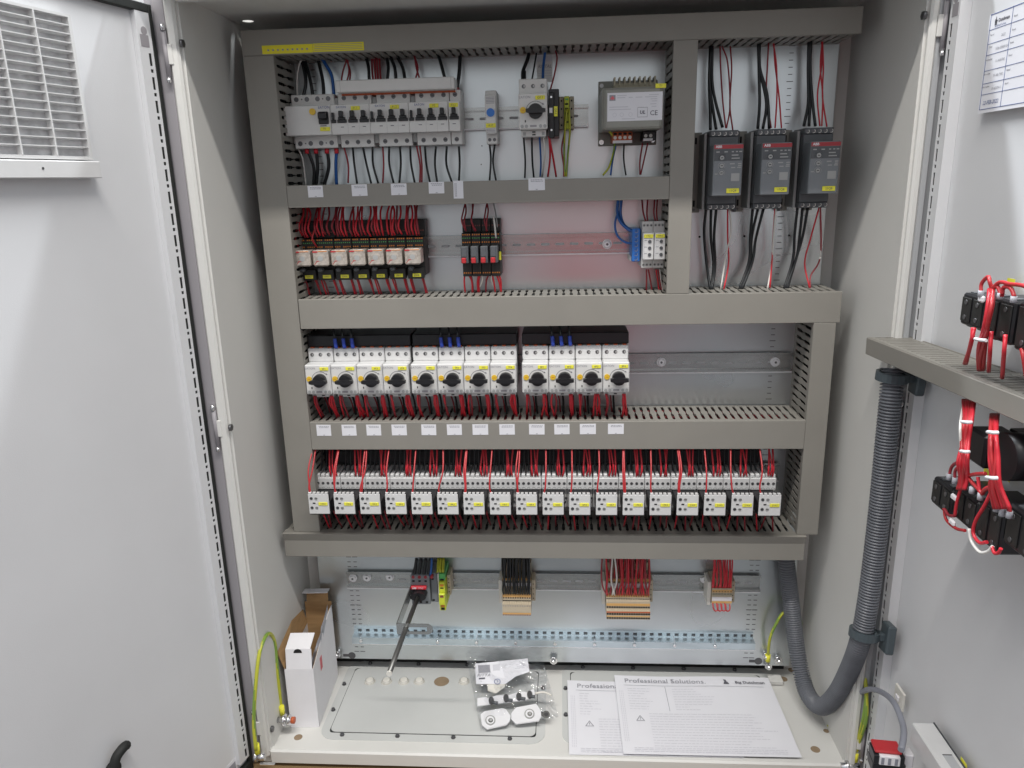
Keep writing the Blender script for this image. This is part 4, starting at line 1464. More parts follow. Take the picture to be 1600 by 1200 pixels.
# shaft bracket
br = thing('shaft_bracket', 'bent steel strap with a long slot around the main switch shaft', 'bracket', (-0.2625, 0.19, 0.247))
MB().prism([(0.02, -0.012), (0.02, 0.012), (-0.144, 0.010), (-0.144, -0.009)], -0.0008, 0.0008, 'x').build('strap_arm', 'zincrail', br)
fs = MB()
W2 = 0.056
fs.box(0.0, 0.012, -0.1458, -0.1442, -0.0095, 0.0105)
fs.box(0.012, W2-.004, -0.1458, -0.1442, 0.0045, 0.0105)
fs.box(0.012, W2-.004, -0.1458, -0.1442, -0.0095, -0.0045)
fs.prism([(W2-.004+0.010*cos(a), 0.0005+0.010*sin(a)) for a in [radians(-90+180*k/10) for k in range(11)]], -0.1458, -0.1442, 'y')
fs.build('slotted_plate', 'zincrail', br)
# earth terminal
et = thing('earth_terminal', 'tall green and yellow earth terminal right of the main switch', 'terminal block', (-0.2105, YR, 0.2480))
segs = [(0.018, 0.032, -0.054, 'green'), (-0.003, 0.018, -0.060, 'lime'), (-0.026, -0.003, -0.066, 'lime'), (-0.041, -0.026, -0.060, 'lime')]
for z0, z1, y0, c in segs:
    MB().box(0.0015, 0.0125, y0, -0.003, z0+.0002, z1-.0002, .0008).build('terminal_step', c, et)
MB().box(-0.0008, 0.0013, -0.056, -0.003, -0.041, 0.033, .0003).build('end_plate', 'cream', et)
for z, c, y0, a in ((0.012, 'orange', -.0604, .0022), (0.0205, 'hole', -.0544, .0018), (0.0065, 'hole', -.0604, .0012), (-0.0075, 'brown', -.0664, .0022), (-0.031, 'orange', -.0604, .0022), (-0.0368, 'hole', -.0604, .0024)):
    MB().box(0.0038, 0.0105, y0, y0+.0006, z-a, z+a).build('opening', c, et)
MB().box(0.0132, 0.0200, -0.036, -0.003, -0.022, 0.020, .0008).build('end_clamp', 'beige', et)
for z in (0.012, 0.004, -0.006, -0.015):
    MB().box(0.0155, 0.0175, -0.0364, -0.036, z-.0009, z+.0009).build('opening', 'hole', et)


def tstrip(label, x0, n, pitch, zbase, style):
    """terminal strip: n thin stepped modules; origin at left, rail"""
    t = thing('terminal_strip', label, 'terminal strip', (x0, YR, zbase))
    if style == 'tall':
        prof = [(-0.003, 0.050), (-0.020, 0.050), (-0.020, 0.034), (-0.035, 0.034), (-0.035, 0.006), (-0.049, 0.006), (-0.049, -0.014), (-0.060, -0.014), (-0.060, -0.037), (-0.040, -0.040), (-0.003, -0.036)]
    elif style == 'taller':
        prof = [(-0.003, 0.052), (-0.020, 0.052), (-0.020, 0.036), (-0.035, 0.036), (-0.035, 0.006), (-0.049, 0.006), (-0.049, -0.008), (-0.058, -0.008), (-0.058, -0.024), (-0.064, -0.024), (-0.064, -0.041), (-0.040, -0.044), (-0.003, -0.040)]
    else:
        prof = [(-0.003, 0.026), (-0.030, 0.026), (-0.030, 0.014), (-0.046, 0.014), (-0.046, -0.018), (-0.030, -0.021), (-0.003, -0.020)]
    me = MB().prism(prof, 0.0002, pitch-.0002, 'x').mesh('terminal', 'beige')
    for i in range(n):
        o = bpy.data.objects.new('terminal', me); COL.objects.link(o)
        o.parent = t
        o.location = (pitch*i, 0, 0)
    W_ = n*pitch
    MB().box(-0.0075, -0.0006, -0.040, -0.003, -0.024, 0.024, .0008).build('end_clamp', 'cream', t)
    MB().box(W_+.0006, W_+.0075, -0.034, -0.003, -0.022, 0.022, .0008).build('end_clamp', 'beige', t)
    for z in (0.014, 0.004, -0.007, -0.016):
        MB().box(W_+.0030, W_+.0048, -0.0344, -0.034, z-.0009, z+.0009).build('opening', 'hole', t)

    def band(z0, z1, y, m): MB().box(0.0002, W_-.0002, y-.0003, y, z0, z1).build('colour_band', m, t)

    def dots(z, y, m, hw, hh):
        q = MB()
        for i in range(n): q.box(pitch*(i+.5)-hw, pitch*(i+.5)+hw, y-.0006, y-.00005, z-hh, z+hh)
        q.build('openings', m, t, kind='stuff')
    if style == 'tall':
        band(0.022, 0.030, -0.035, 'peach'); dots(0.0185, -0.035, 'hole', .0012, .0016)
        band(0.010, 0.0165, -0.035, 'boxwhite')
        band(-0.0055, 0.0010, -0.049, 'peach'); dots(-0.0065, -0.049, 'hole', .0010, .0013)
        dots(-0.0125, -0.049, 'hole', pitch/2-.0003, .0008)
        dots(-0.0170, -0.060, 'printm', .0006, .0008); band(-0.0345, -0.0315, -0.060, 'peach')
        dots(-0.0360, -0.060, 'brown', .0014, .0007); band(-0.0305, -0.0195, -0.060, 'beige')
    elif style == 'taller':
        band(0.020, 0.026, -0.035, 'peach'); dots(0.0195, -0.035, 'hole', .0010, .0014)
        band(0.0075, 0.0165, -0.035, 'boxwhite')
        band(-0.0035, 0.0035, -0.049, 'peach'); dots(-0.0020, -0.049, 'print', .0006, .0008)
        dots(-0.0072, -0.049, 'hole', pitch/2-.0003, .0006)
        band(-0.0165, -0.0115, -0.058, 'peach'); dots(-0.0190, -0.058, 'hole', .0016, .0013)
        band(-0.0270, -0.0248, -0.064, 'terracotta'); dots(-0.0295, -0.064, 'hole', .0017, .0015)
        band(-0.0355, -0.0335, -0.064, 'peach'); dots(-0.0380, -0.064, 'hole', .0017, .0013)
    else:
        band(0.0060, 0.0115, -0.046, 'peach'); dots(0.0080, -0.046, 'hole', .0008, .0010)
        band(0.0000, 0.0035, -0.046, 'beiged'); band(-0.0110, -0.0035, -0.046, 'boxwhite')
        dots(0.0030, -0.046, 'hole', .0016, .0005); band(-0.0160, -0.0125, -0.046, 'peach')
    return t


tstrip('beige and orange terminal strip fed by a comb of black wires', -0.0915, 12, 0.00445, 0.2360, 'tall')
tstrip('wide four tier beige terminal strip fed by many red wires', 0.1015, 18, 0.00445, 0.2370, 'taller')
tstrip('small beige terminal strip with red wire loops at the right end of the lowest rail', 0.2955, 7, 0.0052, 0.2375, 'small')


# ================================================================== WIRES
def jit(a): return RN(-a, a)


# row 1: feeds into the top (world X of device terminals), up into the top duct
def pw(pts, r, m, label, group=None, **k):
    return wire([PY(*q) if len(q) == 3 else q for q in pts], r, m, label, group, **k)


# residual current device, upper: white, black, black, black, blue
pw([(465, 152, .195), (463, 125, .20), (468, 103, .20), (474, 88, .2)], .0012, 'wirewhite', 'thin white wire curving up at the far left of the breaker row')
for k, (a, b, c, lab) in enumerate(((474, 479, 470, 'left'), (489, 484, 474, 'middle'), (506, 504, 496, 'right'))):
    pw([(a, 151, .195), (b, 125, .20), (c, 88, .21)], .0028, 'wireblack', 'thick black wire, the %s one of three into the top of the residual current device' % lab)
pw([(522, 150, .195), (517, 118, .20), (508, 98, .205), (502, 86, .21)], .0027, 'blue', 'thick blue wire entering the top of the residual current device')
for a in (474, 489, 506, 522):
    p = PY(a, 150, .195)
    wire([p, p+Vector((0, 0, -.006))], .0036, 'dred', 'dark red sleeve on a thick wire above the residual current device', 'dark red sleeves above the residual current device', n=2, seg=8, name='wire_sleeve', cat='sleeve')
# dark red pair loops and blacks behind cover
for k, (a, b, c) in enumerate(((533, 536, 545), (541, 546, 541), (546, 547, 537))):
    pw([(a, 130, .20), (b, 110, .205), (c, 84, .21)], .0012, 'dred', 'thin dark red wire rising behind the left end of the grey busbar cover', 'dark red wires behind the busbar cover')
for k, (a, b, c, lab) in enumerate(((577, 575, 570, 'first'), (605, 606, 602, 'second'), (619, 616, 606, 'third'), (633, 628, 617, 'fourth'), (696, 690, 684, 'fifth'))):
    pw([(a, 126, .195), (b, 104, .20), (c, 82, .21)], .0026, 'wireblack', 'thick black wire behind the grey busbar cover, %s from the left' % lab)
for k, a in enumerate((581, 585, 589, 593)):
    pw([(a+2, 126, .20), (a, 108, .205), (a-2+jit(2), 83, .21)], .0016, 'dred', 'dark red wire in the bundle rising behind the middle of the busbar cover', 'dark red bundle behind the busbar cover')
for a, b, c in ((649, 652, 644), (656, 651, 647)):
    pw([(a, 124, .20), (b, 106, .205), (c, 80, .21)], .0013, 'dred', 'dark red wire of the pair behind the right part of the busbar cover', 'dark red pair behind the busbar cover')
pw([(714, 139, .195), (718, 112, .20), (719, 84, .21)], .0030, 'wireblack', 'thick black wire into the top of the single pole breaker')
p = PY(714, 137, .195)
wire([p, p+Vector((0, 0, -.005))], .0038, 'dred', 'dark red sleeve on the wire above the single pole breaker', n=2, seg=8, name='wire_sleeve', cat='sleeve')
# below the breakers
pw([(466, 232, .195), (474, 250, .20), (478, 291, .20)], .0011, 'wirewhite', 'thin white wire hanging at the far left below the residual current device')
for (a, b, c, lab) in ((480, 490, 490, 'left'), (494, 496, 494, 'middle'), (511, 513, 506, 'right')):
    pw([(a, 233, .195), (b, 262, .20), (c, 291, .205)], .0028, 'wireblack', 'thick black wire, the %s one of three below the residual current device' % lab)
pw([(526, 232, .195), (524, 258, .20), (526, 289, .205)], .0027, 'blue', 'thick blue wire leaving the bottom of the residual current device')
for a in (480, 494, 511, 526):
    p = PY(a, 240, .195)
    wire([p, p+Vector((0, 0, .008))], .0037, 'red', 'red sleeve on a thick wire below the residual current device', 'red sleeves below the residual current device', n=2, seg=8, name='wire_sleeve', cat='sleeve')
for k, (a, b, c) in enumerate(((551, 553, 558), (567, 572, 580), (582, 584, 591), (608, 609, 615), (625, 626, 624), (641, 643, 648), (664, 666, 672), (681, 680, 683), (698, 697, 706), (717, 718, 717))):
    pw([(a, 229, .19), (b, 256, .20), (c, 287-.3*k, .20)], .0016, 'wireblack', 'black wire hanging below the circuit breakers, %s from the left' % ORD[k+1])
for k, (a, b, c) in enumerate(((537, 545, 544), (598, 600, 598), (651, 656, 656), (656, 659, 659))):
    pw([(a, 228, .195), (b, 258, .20), (c, 286, .20)], .0013, 'dred', 'thin dark red wire hanging below the circuit breakers, %s from the left' % ORD[k+1])
# impulse relay
pw([(765, 226, .19), (766, 250, .20), (765, 282, .20)], .0014, 'wireblack', 'left black wire under the slim relay with the blue button')
pw([(773, 226, .19), (771, 252, .20), (775, 282, .20)], .0014, 'wireblack', 'right black wire under the slim relay with the blue button')
# grey motor breaker, upper
pw([(818, 131, .165), (818, 112, .185), (823, 93, .20), (829, 72, .21)], .0030, 'wireblack', 'thick black wire into the top left of the grey motor breaker')
pw([(818, 130, .165), (818, 112, .182)], .0040, 'wireblack', 'black shrink sleeve on the thick wire above the grey motor breaker', name='wire_sleeve', cat='sleeve', n=3, seg=8)
pw([(830, 131, .165), (836, 105, .20), (840, 72, .21)], .0012, 'wireblack', 'thin black wire into the top centre of the grey motor breaker')
pw([(848, 131, .165), (849, 105, .20), (853, 72, .21)], .0022, 'blue', 'blue wire into the top right of the grey motor breaker')
pw([(860, 140, .165), (865, 115, .19), (870, 92, .20), (866, 74, .21)], .0011, 'dred', 'dark red wire into the top of the black auxiliary contact block')
# below
pw([(818, 213, .165), (821, 250, .19), (820, 278, .20)], .0013, 'wireblack', 'left black wire under the grey motor breaker')
pw([(831, 213, .165), (832, 250, .19), (834, 277, .20)], .0014, 'wireblack', 'centre black wire under the grey motor breaker')
pw([(843, 213, .165), (844, 252, .19), (844, 276, .20)], .0013, 'blue', 'thin blue wire under the grey motor breaker')
pw([(849, 212, .160), (850, 240, .17), (847, 276, .20)], .0012, 'wirewhite', 'thin white wire hanging in front of the grey motor breaker terminals')
pw([(858, 213, .160), (859, 245, .18), (856, 276, .20)], .0014, 'red', 'left red wire under the black auxiliary contact block')
pw([(858, 213, .160), (864, 250, .18), (869, 276, .20)], .0014, 'red', 'right red wire under the black auxiliary contact block')
pw([(883, 202, .19), (877, 232, .20), (882, 260, .20), (881, 276, .20)], .0012, 'dred', 'dark red wire under the small earth terminal on the top rail')
pw([(886, 170, .184), (884, 200, .184), (883, 240, .20), (883, 276, .20)], .0014, 'earthwire', 'left green and yellow wire under the small earth terminal')
pw([(889, 170, .184), (890, 205, .184), (888, 240, .20), (885, 276, .20)], .0014, 'earthwire', 'right green and yellow wire under the small earth terminal')
# transformer
pw([(946, 198, .18), (955, 212, .175), (960, 228, .19), (952, 258, .20), (942, 274, .20)], .0016, 'earthwire', 'green and yellow earth wire curving off the transformer corner')
pw([(962, 228, .19), (958, 250, .20), (954, 274, .20)], .0013, 'blue', 'blue wire under the orange transformer terminals')
pw([(975, 226, .19), (974, 248, .20), (978, 274, .20)], .0012, 'wireblack', 'black wire under the orange transformer terminals')
pw([(1004, 224, .19), (1000, 250, .20), (1000, 273, .20)], .0011, 'dred', 'left dark red wire under the black transformer terminals')
pw([(1012, 224, .19), (1007, 244, .20), (1001, 273, .20)], .0011, 'dred', 'right dark red wire under the black transformer terminals')
# soft starters, upper and lower wires
SU = [  # (terminal u, mid (u,v), top u, colour, radius)
    [((1110, 203), (1111, 170), (1107, 130), (1110, 72), 'k'), ((1119, 202), (1115, 170), (1109, 125), (1111, 72), 'k'), ((1129, 199), (1119, 160), (1111, 125), (1113, 72), 'k'),
     ((1134, 200), (1128, 160), (1126, 110), (1125, 72), 'd'), ((1135, 200), (1142, 165), (1137, 100), (1128, 72), 'd'), ((1145, 203), (1141, 165), (1143, 110), (1141, 72), 'd')],
    [((1184, 201), (1188, 160), (1185, 110), (1185, 66), 'k'), ((1192, 201), (1196, 160), (1189, 110), (1186, 66), 'k'), ((1202, 201), (1198, 150), (1188, 105), (1187, 66), 'k'),
     ((1205, 200), (1196, 150), (1198, 105), (1201, 66), 'd'), ((1211, 200), (1213, 150), (1212, 100), (1208, 66), 'r'), ((1221, 200), (1216, 150), (1211, 100), (1209, 66), 'r')],
    [((1256, 197), (1263, 160), (1263, 110), (1264, 64), 'k'), ((1264, 197), (1265, 160), (1264, 110), (1265, 64), 'k'), ((1274, 197), (1268, 160), (1265, 110), (1267, 64), 'k'),
     ((1281, 197), (1276, 150), (1284, 100), (1284, 62), 'r'), ((1284, 197), (1285, 150), (1282, 105), (1285, 62), 'r'), ((1292, 198), (1284, 150), (1287, 105), (1285, 62), 'r')]]
WN = ('left', 'middle', 'right')
for i, L in enumerate(SU):
    nk = {'k': 0, 'd': 0, 'r': 0}
    for (a, b, c, d, col) in L:
        nk[col] += 1
        pw([(a[0], a[1], .185), (b[0], b[1], .195), (c[0], c[1], .20), (d[0], d[1], .20)], .0024 if col == 'k' else .0011, {'k': 'wireblack', 'd': 'dred', 'r': 'red'}[col],
           ('%s wire from the left entering the top of the %s soft starter' % (ORD[nk[col]]+' '+{'k': 'thick black', 'd': 'thin dark red', 'r': 'thin red'}[col], WN[i])),
           '%s wires above the %s soft starter' % ({'k': 'black', 'd': 'dark red', 'r': 'red'}[col], WN[i]))
SL = [
    [((1103, 327), (1099, 365), (1104, 420), (1110, 453), 'k'), ((1111, 327), (1111, 370), (1116, 415), (1110, 455), 'k'), ((1119, 327), (1116, 370), (1119, 415), (1112, 455), 'k'),
     ((1137, 327), (1138, 370), (1139, 410), (1131, 452), 'r'), ((1140, 327), (1141, 362), (1134, 395), (1126, 452), 'w')],
    [((1176, 327), (1171, 370), (1170, 410), (1154, 455), 'k'), ((1184, 327), (1174, 370), (1172, 410), (1156, 455), 'k'), ((1193, 326), (1180, 375), (1174, 410), (1158, 455), 'k'),
     ((1211, 326), (1210, 360), (1207, 400), (1203, 450), 'r'), ((1212, 326), (1209, 365), (1206, 410), (1199, 452), 'w')],
    [((1246, 325), (1241, 365), (1240, 405), (1224, 455), 'k'), ((1254, 325), (1250, 370), (1243, 405), (1226, 455), 'k'), ((1262, 325), (1253, 370), (1243, 410), (1229, 455), 'k'),
     ((1280, 324), (1265, 375), (1258, 410), (1265, 450), 'r'), ((1282, 324), (1282, 400), (1268, 430), (1266, 450), 'd'), ((1280, 324), (1281, 365), (1283, 395), (1281, 404), 'w')]]
for i, L in enumerate(SL):
    nk = {'k': 0, 'd': 0, 'r': 0, 'w': 0}
    for (a, b, c, d, col) in L:
        nk[col] += 1
        pw([(a[0], a[1], .185), (b[0], b[1], .20), (c[0], c[1], .20), (d[0], d[1], .185)], .0023 if col == 'k' else .0012, {'k': 'wireblack', 'd': 'dred', 'r': 'red', 'w': 'wirewhite'}[col],
           ('%s wire leaving the bottom of the %s soft starter' % ({'k': ORD[nk['k']]+' thick black' if col == 'k' else '', 'd': 'thin dark red', 'r': 'thin red', 'w': 'thin white'}[col], WN[i])),
           '%s wires below the %s soft starter' % ({'k': 'black', 'd': 'dark red', 'r': 'red', 'w': 'white'}[col], WN[i]))

# relays: red wires from duct above, and below
for i, x in enumerate(rel_x):
    for k in range(5):
        xa = x+0.0035+0.0052*k+jit(.0008)
        xb = x+0.004+0.0045*k+jit(.004)-0.002
        yy = 0.183
        z0 = 0.877+0.0245+jit(.002)
        mm = 'red' if RN(0, 1) < .7 else 'dred'
        wire([(xa, yy, z0), (xa-.0020+jit(.001), yy-.006+jit(.003), z0+.014), ((xa+xb)/2+jit(.0035), .188+jit(.004), .936), (xb+jit(.002), .200, .952)], .0015, mm,
             ORD[k+1]+' red wire entering the top of the %s clear cover relay socket' % ORD[i+1], 'red wires above the %s relay' % ORD[i+1], n=4)
    for k, dx in enumerate((0.004, 0.0065, 0.024, 0.0265)):
        xa = x+dx
        wire([(xa, .180, .832), (xa+.001+jit(.001), .188, .820), (xa+.004+jit(.002), .195, .799)], .00130, ('red', 'dred')[k % 2],
             '%s red wire leaving the bottom of the %s clear cover relay socket' % (ORD[k+1], ORD[i+1]), 'red wires below the %s relay' % ORD[i+1], n=4)
for j, dx in ((0, 0.0), (1, 0.0)):
    x = rel_x[j]
    wire([(x+.002, .180, .884), (x-.001, .172, .898), (x+.001, .180, .912), (x+.003, .190, .93)], .0014, 'redb', 'bright red wire looping in front of the %s relay socket' % ORD[j+1], n=6)
# four slim relays
for i, (u0, u1) in enumerate(((728, 724), (728, 728), (742, 739), (744, 738), (761, 759), (760, 762))):
    pw([(u0, 361, .184), (u1-2, 345, .18), (u1, 330, .19), ((727, 727, 738, 740, 761, 761)[i], 317, .20)], .0012, 'dred', 'thin dark red wire arching into the four slim relays, %s from the left' % ORD[i+1], n=5)
pw([(775, 372, .18), (773, 350, .175), (771, 338, .18)], .0014, 'wirewhite', 'short white wire standing at the right end of the four slim relays')
pw([(777, 355, .18), (775, 336, .185), (771, 317, .20)], .0010, 'mgrey', 'thin pale grey wire above the right end of the four slim relays')
for i, (u0, u1, u2, c) in enumerate(((726, 725, 727, 'red'), (733, 737, 738, 'red'), (736, 738, 740, 'dred'), (748, 746, 747, 'red'), (750, 748, 749, 'red'), (763, 760, 759, 'dred'), (769, 772, 774, 'red'), (776, 780, 783, 'red'), (780, 783, 783, 'red'))):
    pw([(u0, 430, .187), (u1, 440, .19), (u2, 458, .195)], .0013, c, 'red wire leaving the bottom of the four slim relays, %s from the left' % ORD[i+1], n=4)
pw([(754, 430, .187), (753, 440, .19), (748, 452, .195)], .0012, 'wirewhite', 'left white wire below the four slim relays')
pw([(769, 430, .187), (768, 438, .19), (773, 450, .195)], .0012, 'wirewhite', 'right white wire below the four slim relays')
# blue feed
for k, (pts, r) in enumerate((([(996, 363, .184), (982, 360, .19), (969, 347, .195), (965, 330, .20), (966, 312, .20)], .0026), ([(992, 364, .184), (975, 352, .195), (970, 335, .20), (971, 312, .20)], .0024),
                              ([(990, 381, .184), (975, 379, .19), (964, 368, .195), (962, 350, .195), (966, 330, .20)], .0018))):
    pw(pts, r, 'blue', ('upper thick blue wire', 'inner thick blue wire', 'lower looping blue wire')[k]+' running into the blue terminal bar', n=6)
# monitoring relays
for k, (a, b, c) in enumerate(((1009, 1005, 1003), (1012, 1011, 1012), (1024, 1022, 1023), (1027, 1026, 1027))):
    pw([(a, 346, .185), (b, 332, .19), (c, 312, .20)], .0012, 'dred', 'thin dark red wire above the monitoring relays, %s from the left' % ORD[k+1], n=4)
    pw([(a+1, 421, .185), (b+5, 436, .19), (c+7, 456, .195)], .0012, 'dred' if k != 2 else 'red', 'thin red wire below the monitoring relays, %s from the left' % ORD[k+1], n=4)
pw([(1031, 421, .185), (1033, 440, .19), (1036, 455, .195)], .0010, 'wirewhite', 'thin white wire below the right monitoring relay')

# motor breakers: bottom wires
for i, x in enumerate(mb_x):
    gq, j = divmod(i, 4)
    lab = '%s motor breaker of the %s block' % (ORD[j+1], GN[gq])
    for k in range(4):
        xa = x+(0.0065, 0.0090, 0.0345, 0.0375)[k]+jit(.001)
        xb = xa+jit(.0045)+(0.005 if k % 2 else 0.002)*(1 if gq < 1 else 0)
        wire([(xa, .150, .6335), (xa+jit(.003), .150, .618), (xb, .168+jit(.006), .589)], .0015, ('red', 'dred', 'red', 'red')[k],
             ORD[k+1]+' red wire leaving the bottom of the '+lab, 'red wires below the '+lab, n=4)
    for k, dx in enumerate((0.0215, 0.0405)):
        xa = x+dx
        wire([(xa, .165, .634), (xa+jit(.001)+.001, .178, .615), (xa+.002+jit(.001), .180, .589)], .0016, 'wireblack',
             ORD[k+1]+' black wire leaving the bottom of the '+lab, 'black wires below the '+lab, n=4)
    xa = x+0.0140
    bulk([(xa, .165, .634), (xa+.003, .180, .615), (xa+.005, .190, .589)], .0014, 'dred')
    bulk([(x+.036, .150, .6335), (x+.035+jit(.002), .152, .618), (x+.040+jit(.003), .165, .589)], .0015, 'red')
    bulk([(x+.0385, .150, .6335), (x+.040, .152, .618), (x+.041+jit(.003), .168, .589)], .0015, 'red')

# contactors: upper wires
for i, x in enumerate(con_x):
    lab = '%s contactor from the left' % ORD[i+1]
    # red wire(s) into the timer face
    n = 2 if i in (0, 1, 2, 6, 8, 12, 14) else 1
    for k in range(n):
        xa = x+0.0055+.0018*k
        xb = x+0.006+jit(.002)
        bow = jit(.004)
        wire([(xa, .099, .4745), (xa+jit(.001)+bow*.4, .101, .488), (xb+.001+bow, .112, .512), (xb+.002+bow*.3, .140, .5440)], .00122, 'redb',
             ORD[k+1]+' bright red wire down to the timer face of the '+lab, 'bright red wires in front of the '+lab, n=5)
        wire([(xa, .0985, .4765), (xa, .1, .4725)], .0018, 'boxwhite', 'white ferrule where a red wire enters the timer of the '+lab, 'white ferrules on the '+lab, n=2, seg=6, name='ferrule', cat='cable ferrule')
    for k in range(2):
        xa = x+(0.029, 0.0385)[k]+jit(.0015)
        wire([(xa, .152, .484), (xa+jit(.002), .150, .502), (xa+jit(.004), .172, .5430)], .0015, 'red',
             ORD[k+1]+' red wire entering the upper terminals of the '+lab, 'red wires above the '+lab, n=4)
    for k in range(3):
        xa = x+(0.0055, 0.014, 0.0225)[k]
        bulk([(xa, .165, .484), (xa+jit(.001), .178, .505), (xa+jit(.002)+.001, .190, .5430)], .0016, 'wireblack')
    bulk([(x+.0330, .152, .484), (x+.034+jit(.003), .148, .505), (x+.031+jit(.003), .170, .543)], .0014, 'red')
    # lower
    for k in range(3):
        xa = x+(0.010, 0.024, 0.036)[k]+jit(.003)
        xb = xa+jit(.006)+.004
        bulk([(xa, .130, .436), (xa+.001, .136, .418), (xb, .155+jit(.01), .384)], .0014, ('red', 'dred', 'dred')[k])
    for k in range(2):
        xa = x+(0.012, 0.030)[k]
        bulk([(xa, .170, .425), (xa+.001, .18, .410), (xa+.002, .19, .384)], .0018, 'wireblack')
# black busbar behind row 4 top
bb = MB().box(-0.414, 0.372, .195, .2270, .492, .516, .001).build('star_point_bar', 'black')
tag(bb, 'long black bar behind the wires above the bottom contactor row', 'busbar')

# main switch wires
for k in range(5):
    u = 648+7.2*k
    pw([(u-1 if k < 4 else 672, 903, .175), (u+1 if k < 4 else 673, 888, .18), (u+3 if k < 4 else 674, 872, .185)], .0028 if k < 4 else .0026, 'wireblack' if k < 4 else 'blue',
       ('%s thick black wire from the left above the main switch' % ORD[k+1]) if k < 4 else 'thick blue wire above the main switch', n=3, seg=8)
for k in range(3):
    pw([(684+4*k, 895, .18), (684+4*k, 884, .19), (685+4*k, 872, .2)], .0026, 'earthwire', 'thick green and yellow wire above the tall earth terminal', 'thick green and yellow wires above the earth terminal', n=3, seg=8)
# terminal strip wires: black comb
for k in range(24):
    row = k % 2
    x = -0.0915+0.00445*(k//2+.5)
    zt, y = ((0.2360+.0075, .178), (0.2360+.0335, .192))[row]
    wire([(x, y, zt-.006), (x+jit(.0006), y-.004, zt+.006), (x+jit(.0015), y+.002, zt+.03), (x+jit(.003), .20, .3395)], .0015, 'wireblack',
         'black wire dropping into the terminal strip with the black comb', 'comb of black wires into the terminal strip', n=4)
for k in range(12):
    x = -0.0915+0.00445*(k+.5)
# red wires
for k in range(36):
    row = k % 2
    x = 0.1015+0.00445*(k//2+.5)
    zt, y = ((0.2370+.0070, .178), (0.2370+.034, .192))[row]
    mm = ('red', 'redb', 'dred')[k % 3]
    if k in (4, 6, 25): mm = 'wirewhite'
    wire([(x, y, zt-.006), (x+jit(.0010), y-.005, zt+.008), (x+jit(.004), y+.001, zt+.03), (x+jit(.005), .20, .3395)], .0015, mm,
         ('white' if mm == 'wirewhite' else 'red')+' wire dropping into the wide four tier terminal strip', ('white' if mm == 'wirewhite' else 'red')+' wires into the wide terminal strip', n=4)
wire([(0.1030, .180, .236), (0.0925, .172, .262), (0.0935, .178, .295), (0.098, .2, .335)], .0013, 'dred', 'dark red wire bulging out left of the wide terminal strip')
for k in range(14):
    x = 0.2965+0.0026*k
    wire([(x, .186, .250), (x+jit(.001), .180, .266), (x+jit(.002), .190, .30), (x+jit(.003), .20, .3395)], .0013, 'red', 'red wire dropping into the small right terminal strip', 'red wires into the small terminal strip', n=4)
for k in range(4):
    x = 0.302+0.0072*k
    wire([(x-.004, .186, .224), (x-.0045, .176, .216), (x-.001, .174, .210), (x+.004, .176, .212), (x+.0055, .186, .221)], .0011, 'redb', 'small red wire loop hanging under the right terminal strip', 'red loops under the small terminal strip', n=5)

for m_, b_ in BULK.items():
    o = b_.build('background_wires', m_)
    o['kind'] = 'stuff'
    tag(o, {'wireblack': 'black wires massed behind and below the bottom contactor row', 'red': 'red wires massed below the motor breakers and the contactor row', 'dred': 'dark red wires massed below the motor breakers and the contactor row'}[m_], 'wires')

# ================================================================== CONDUIT
cpts = [PY(1228, 868, .205), PY(1230, 890, .20), PY(1236, 940, .195), PY(1243, 1000, .185), PY(1252, 1052, .160), PY(1264, 1088, .125), PY(1284, 1104, .085),
        PY(1307, 1085, .04), PY(1328, 1045, .0), PY(1343, 1005, -.04), PX(1353, 960, .475), PX(1362, 900, .478), PX(1374, 800, .48), PX(1384, 700, .48), PX(1392, 620, .48), PX(1395, 575, .482)]
raw = spline(cpts, 16)
# resample evenly
dist = [0]
for a, b in zip(raw, raw[1:]): dist.append(dist[-1]+(b-a).length)
tot = dist[-1]
step = 0.00092
ev, j = [], 0
d = 0
while d < tot:
    while dist[j+1] < d: j += 1
    t_ = (d-dist[j])/(dist[j+1]-dist[j])
    ev.append(raw[j].lerp(raw[j+1], t_))
    d += step
cnd = MB().tube(ev, 0.0155, 18, rf=lambda i, m: (0.0150, 0.0153, 0.0150, 0.0116, 0.0116)[i % 5]).build('corrugated_conduit', 'conduit')
tag(cnd, 'thick dark grey corrugated conduit hanging in a loop at the lower right', 'conduit')


def clamp(c, axis, label):
    t = thing('conduit_clamp', label, 'clamp', tuple(c), 'grey conduit clamps')
    MB().ring((0, 0, -.006), 0.0215, 0.0168, 0.012, 'z', 22).build('clamp_ring', 'clamp', t)
    MB().box(0.012, 0.034, -0.010, 0.006, -0.006, 0.006, .0015).build('clamp_arm', 'clamp', t)
    MB().box(0.026, 0.0385, -0.020, 0.006, -0.022, 0.022, .002).build('clamp_foot', 'clamp', t)
    t.rotation_euler = axis
    return t


clamp(PX(1394, 588, .480), (0.02, 0.05, 0), 'upper grey clamp holding the conduit just under the door duct')
clamp(PX(1350, 990, .475), (-0.15, 0.1, 0), 'lower grey clamp holding the conduit at its bend')

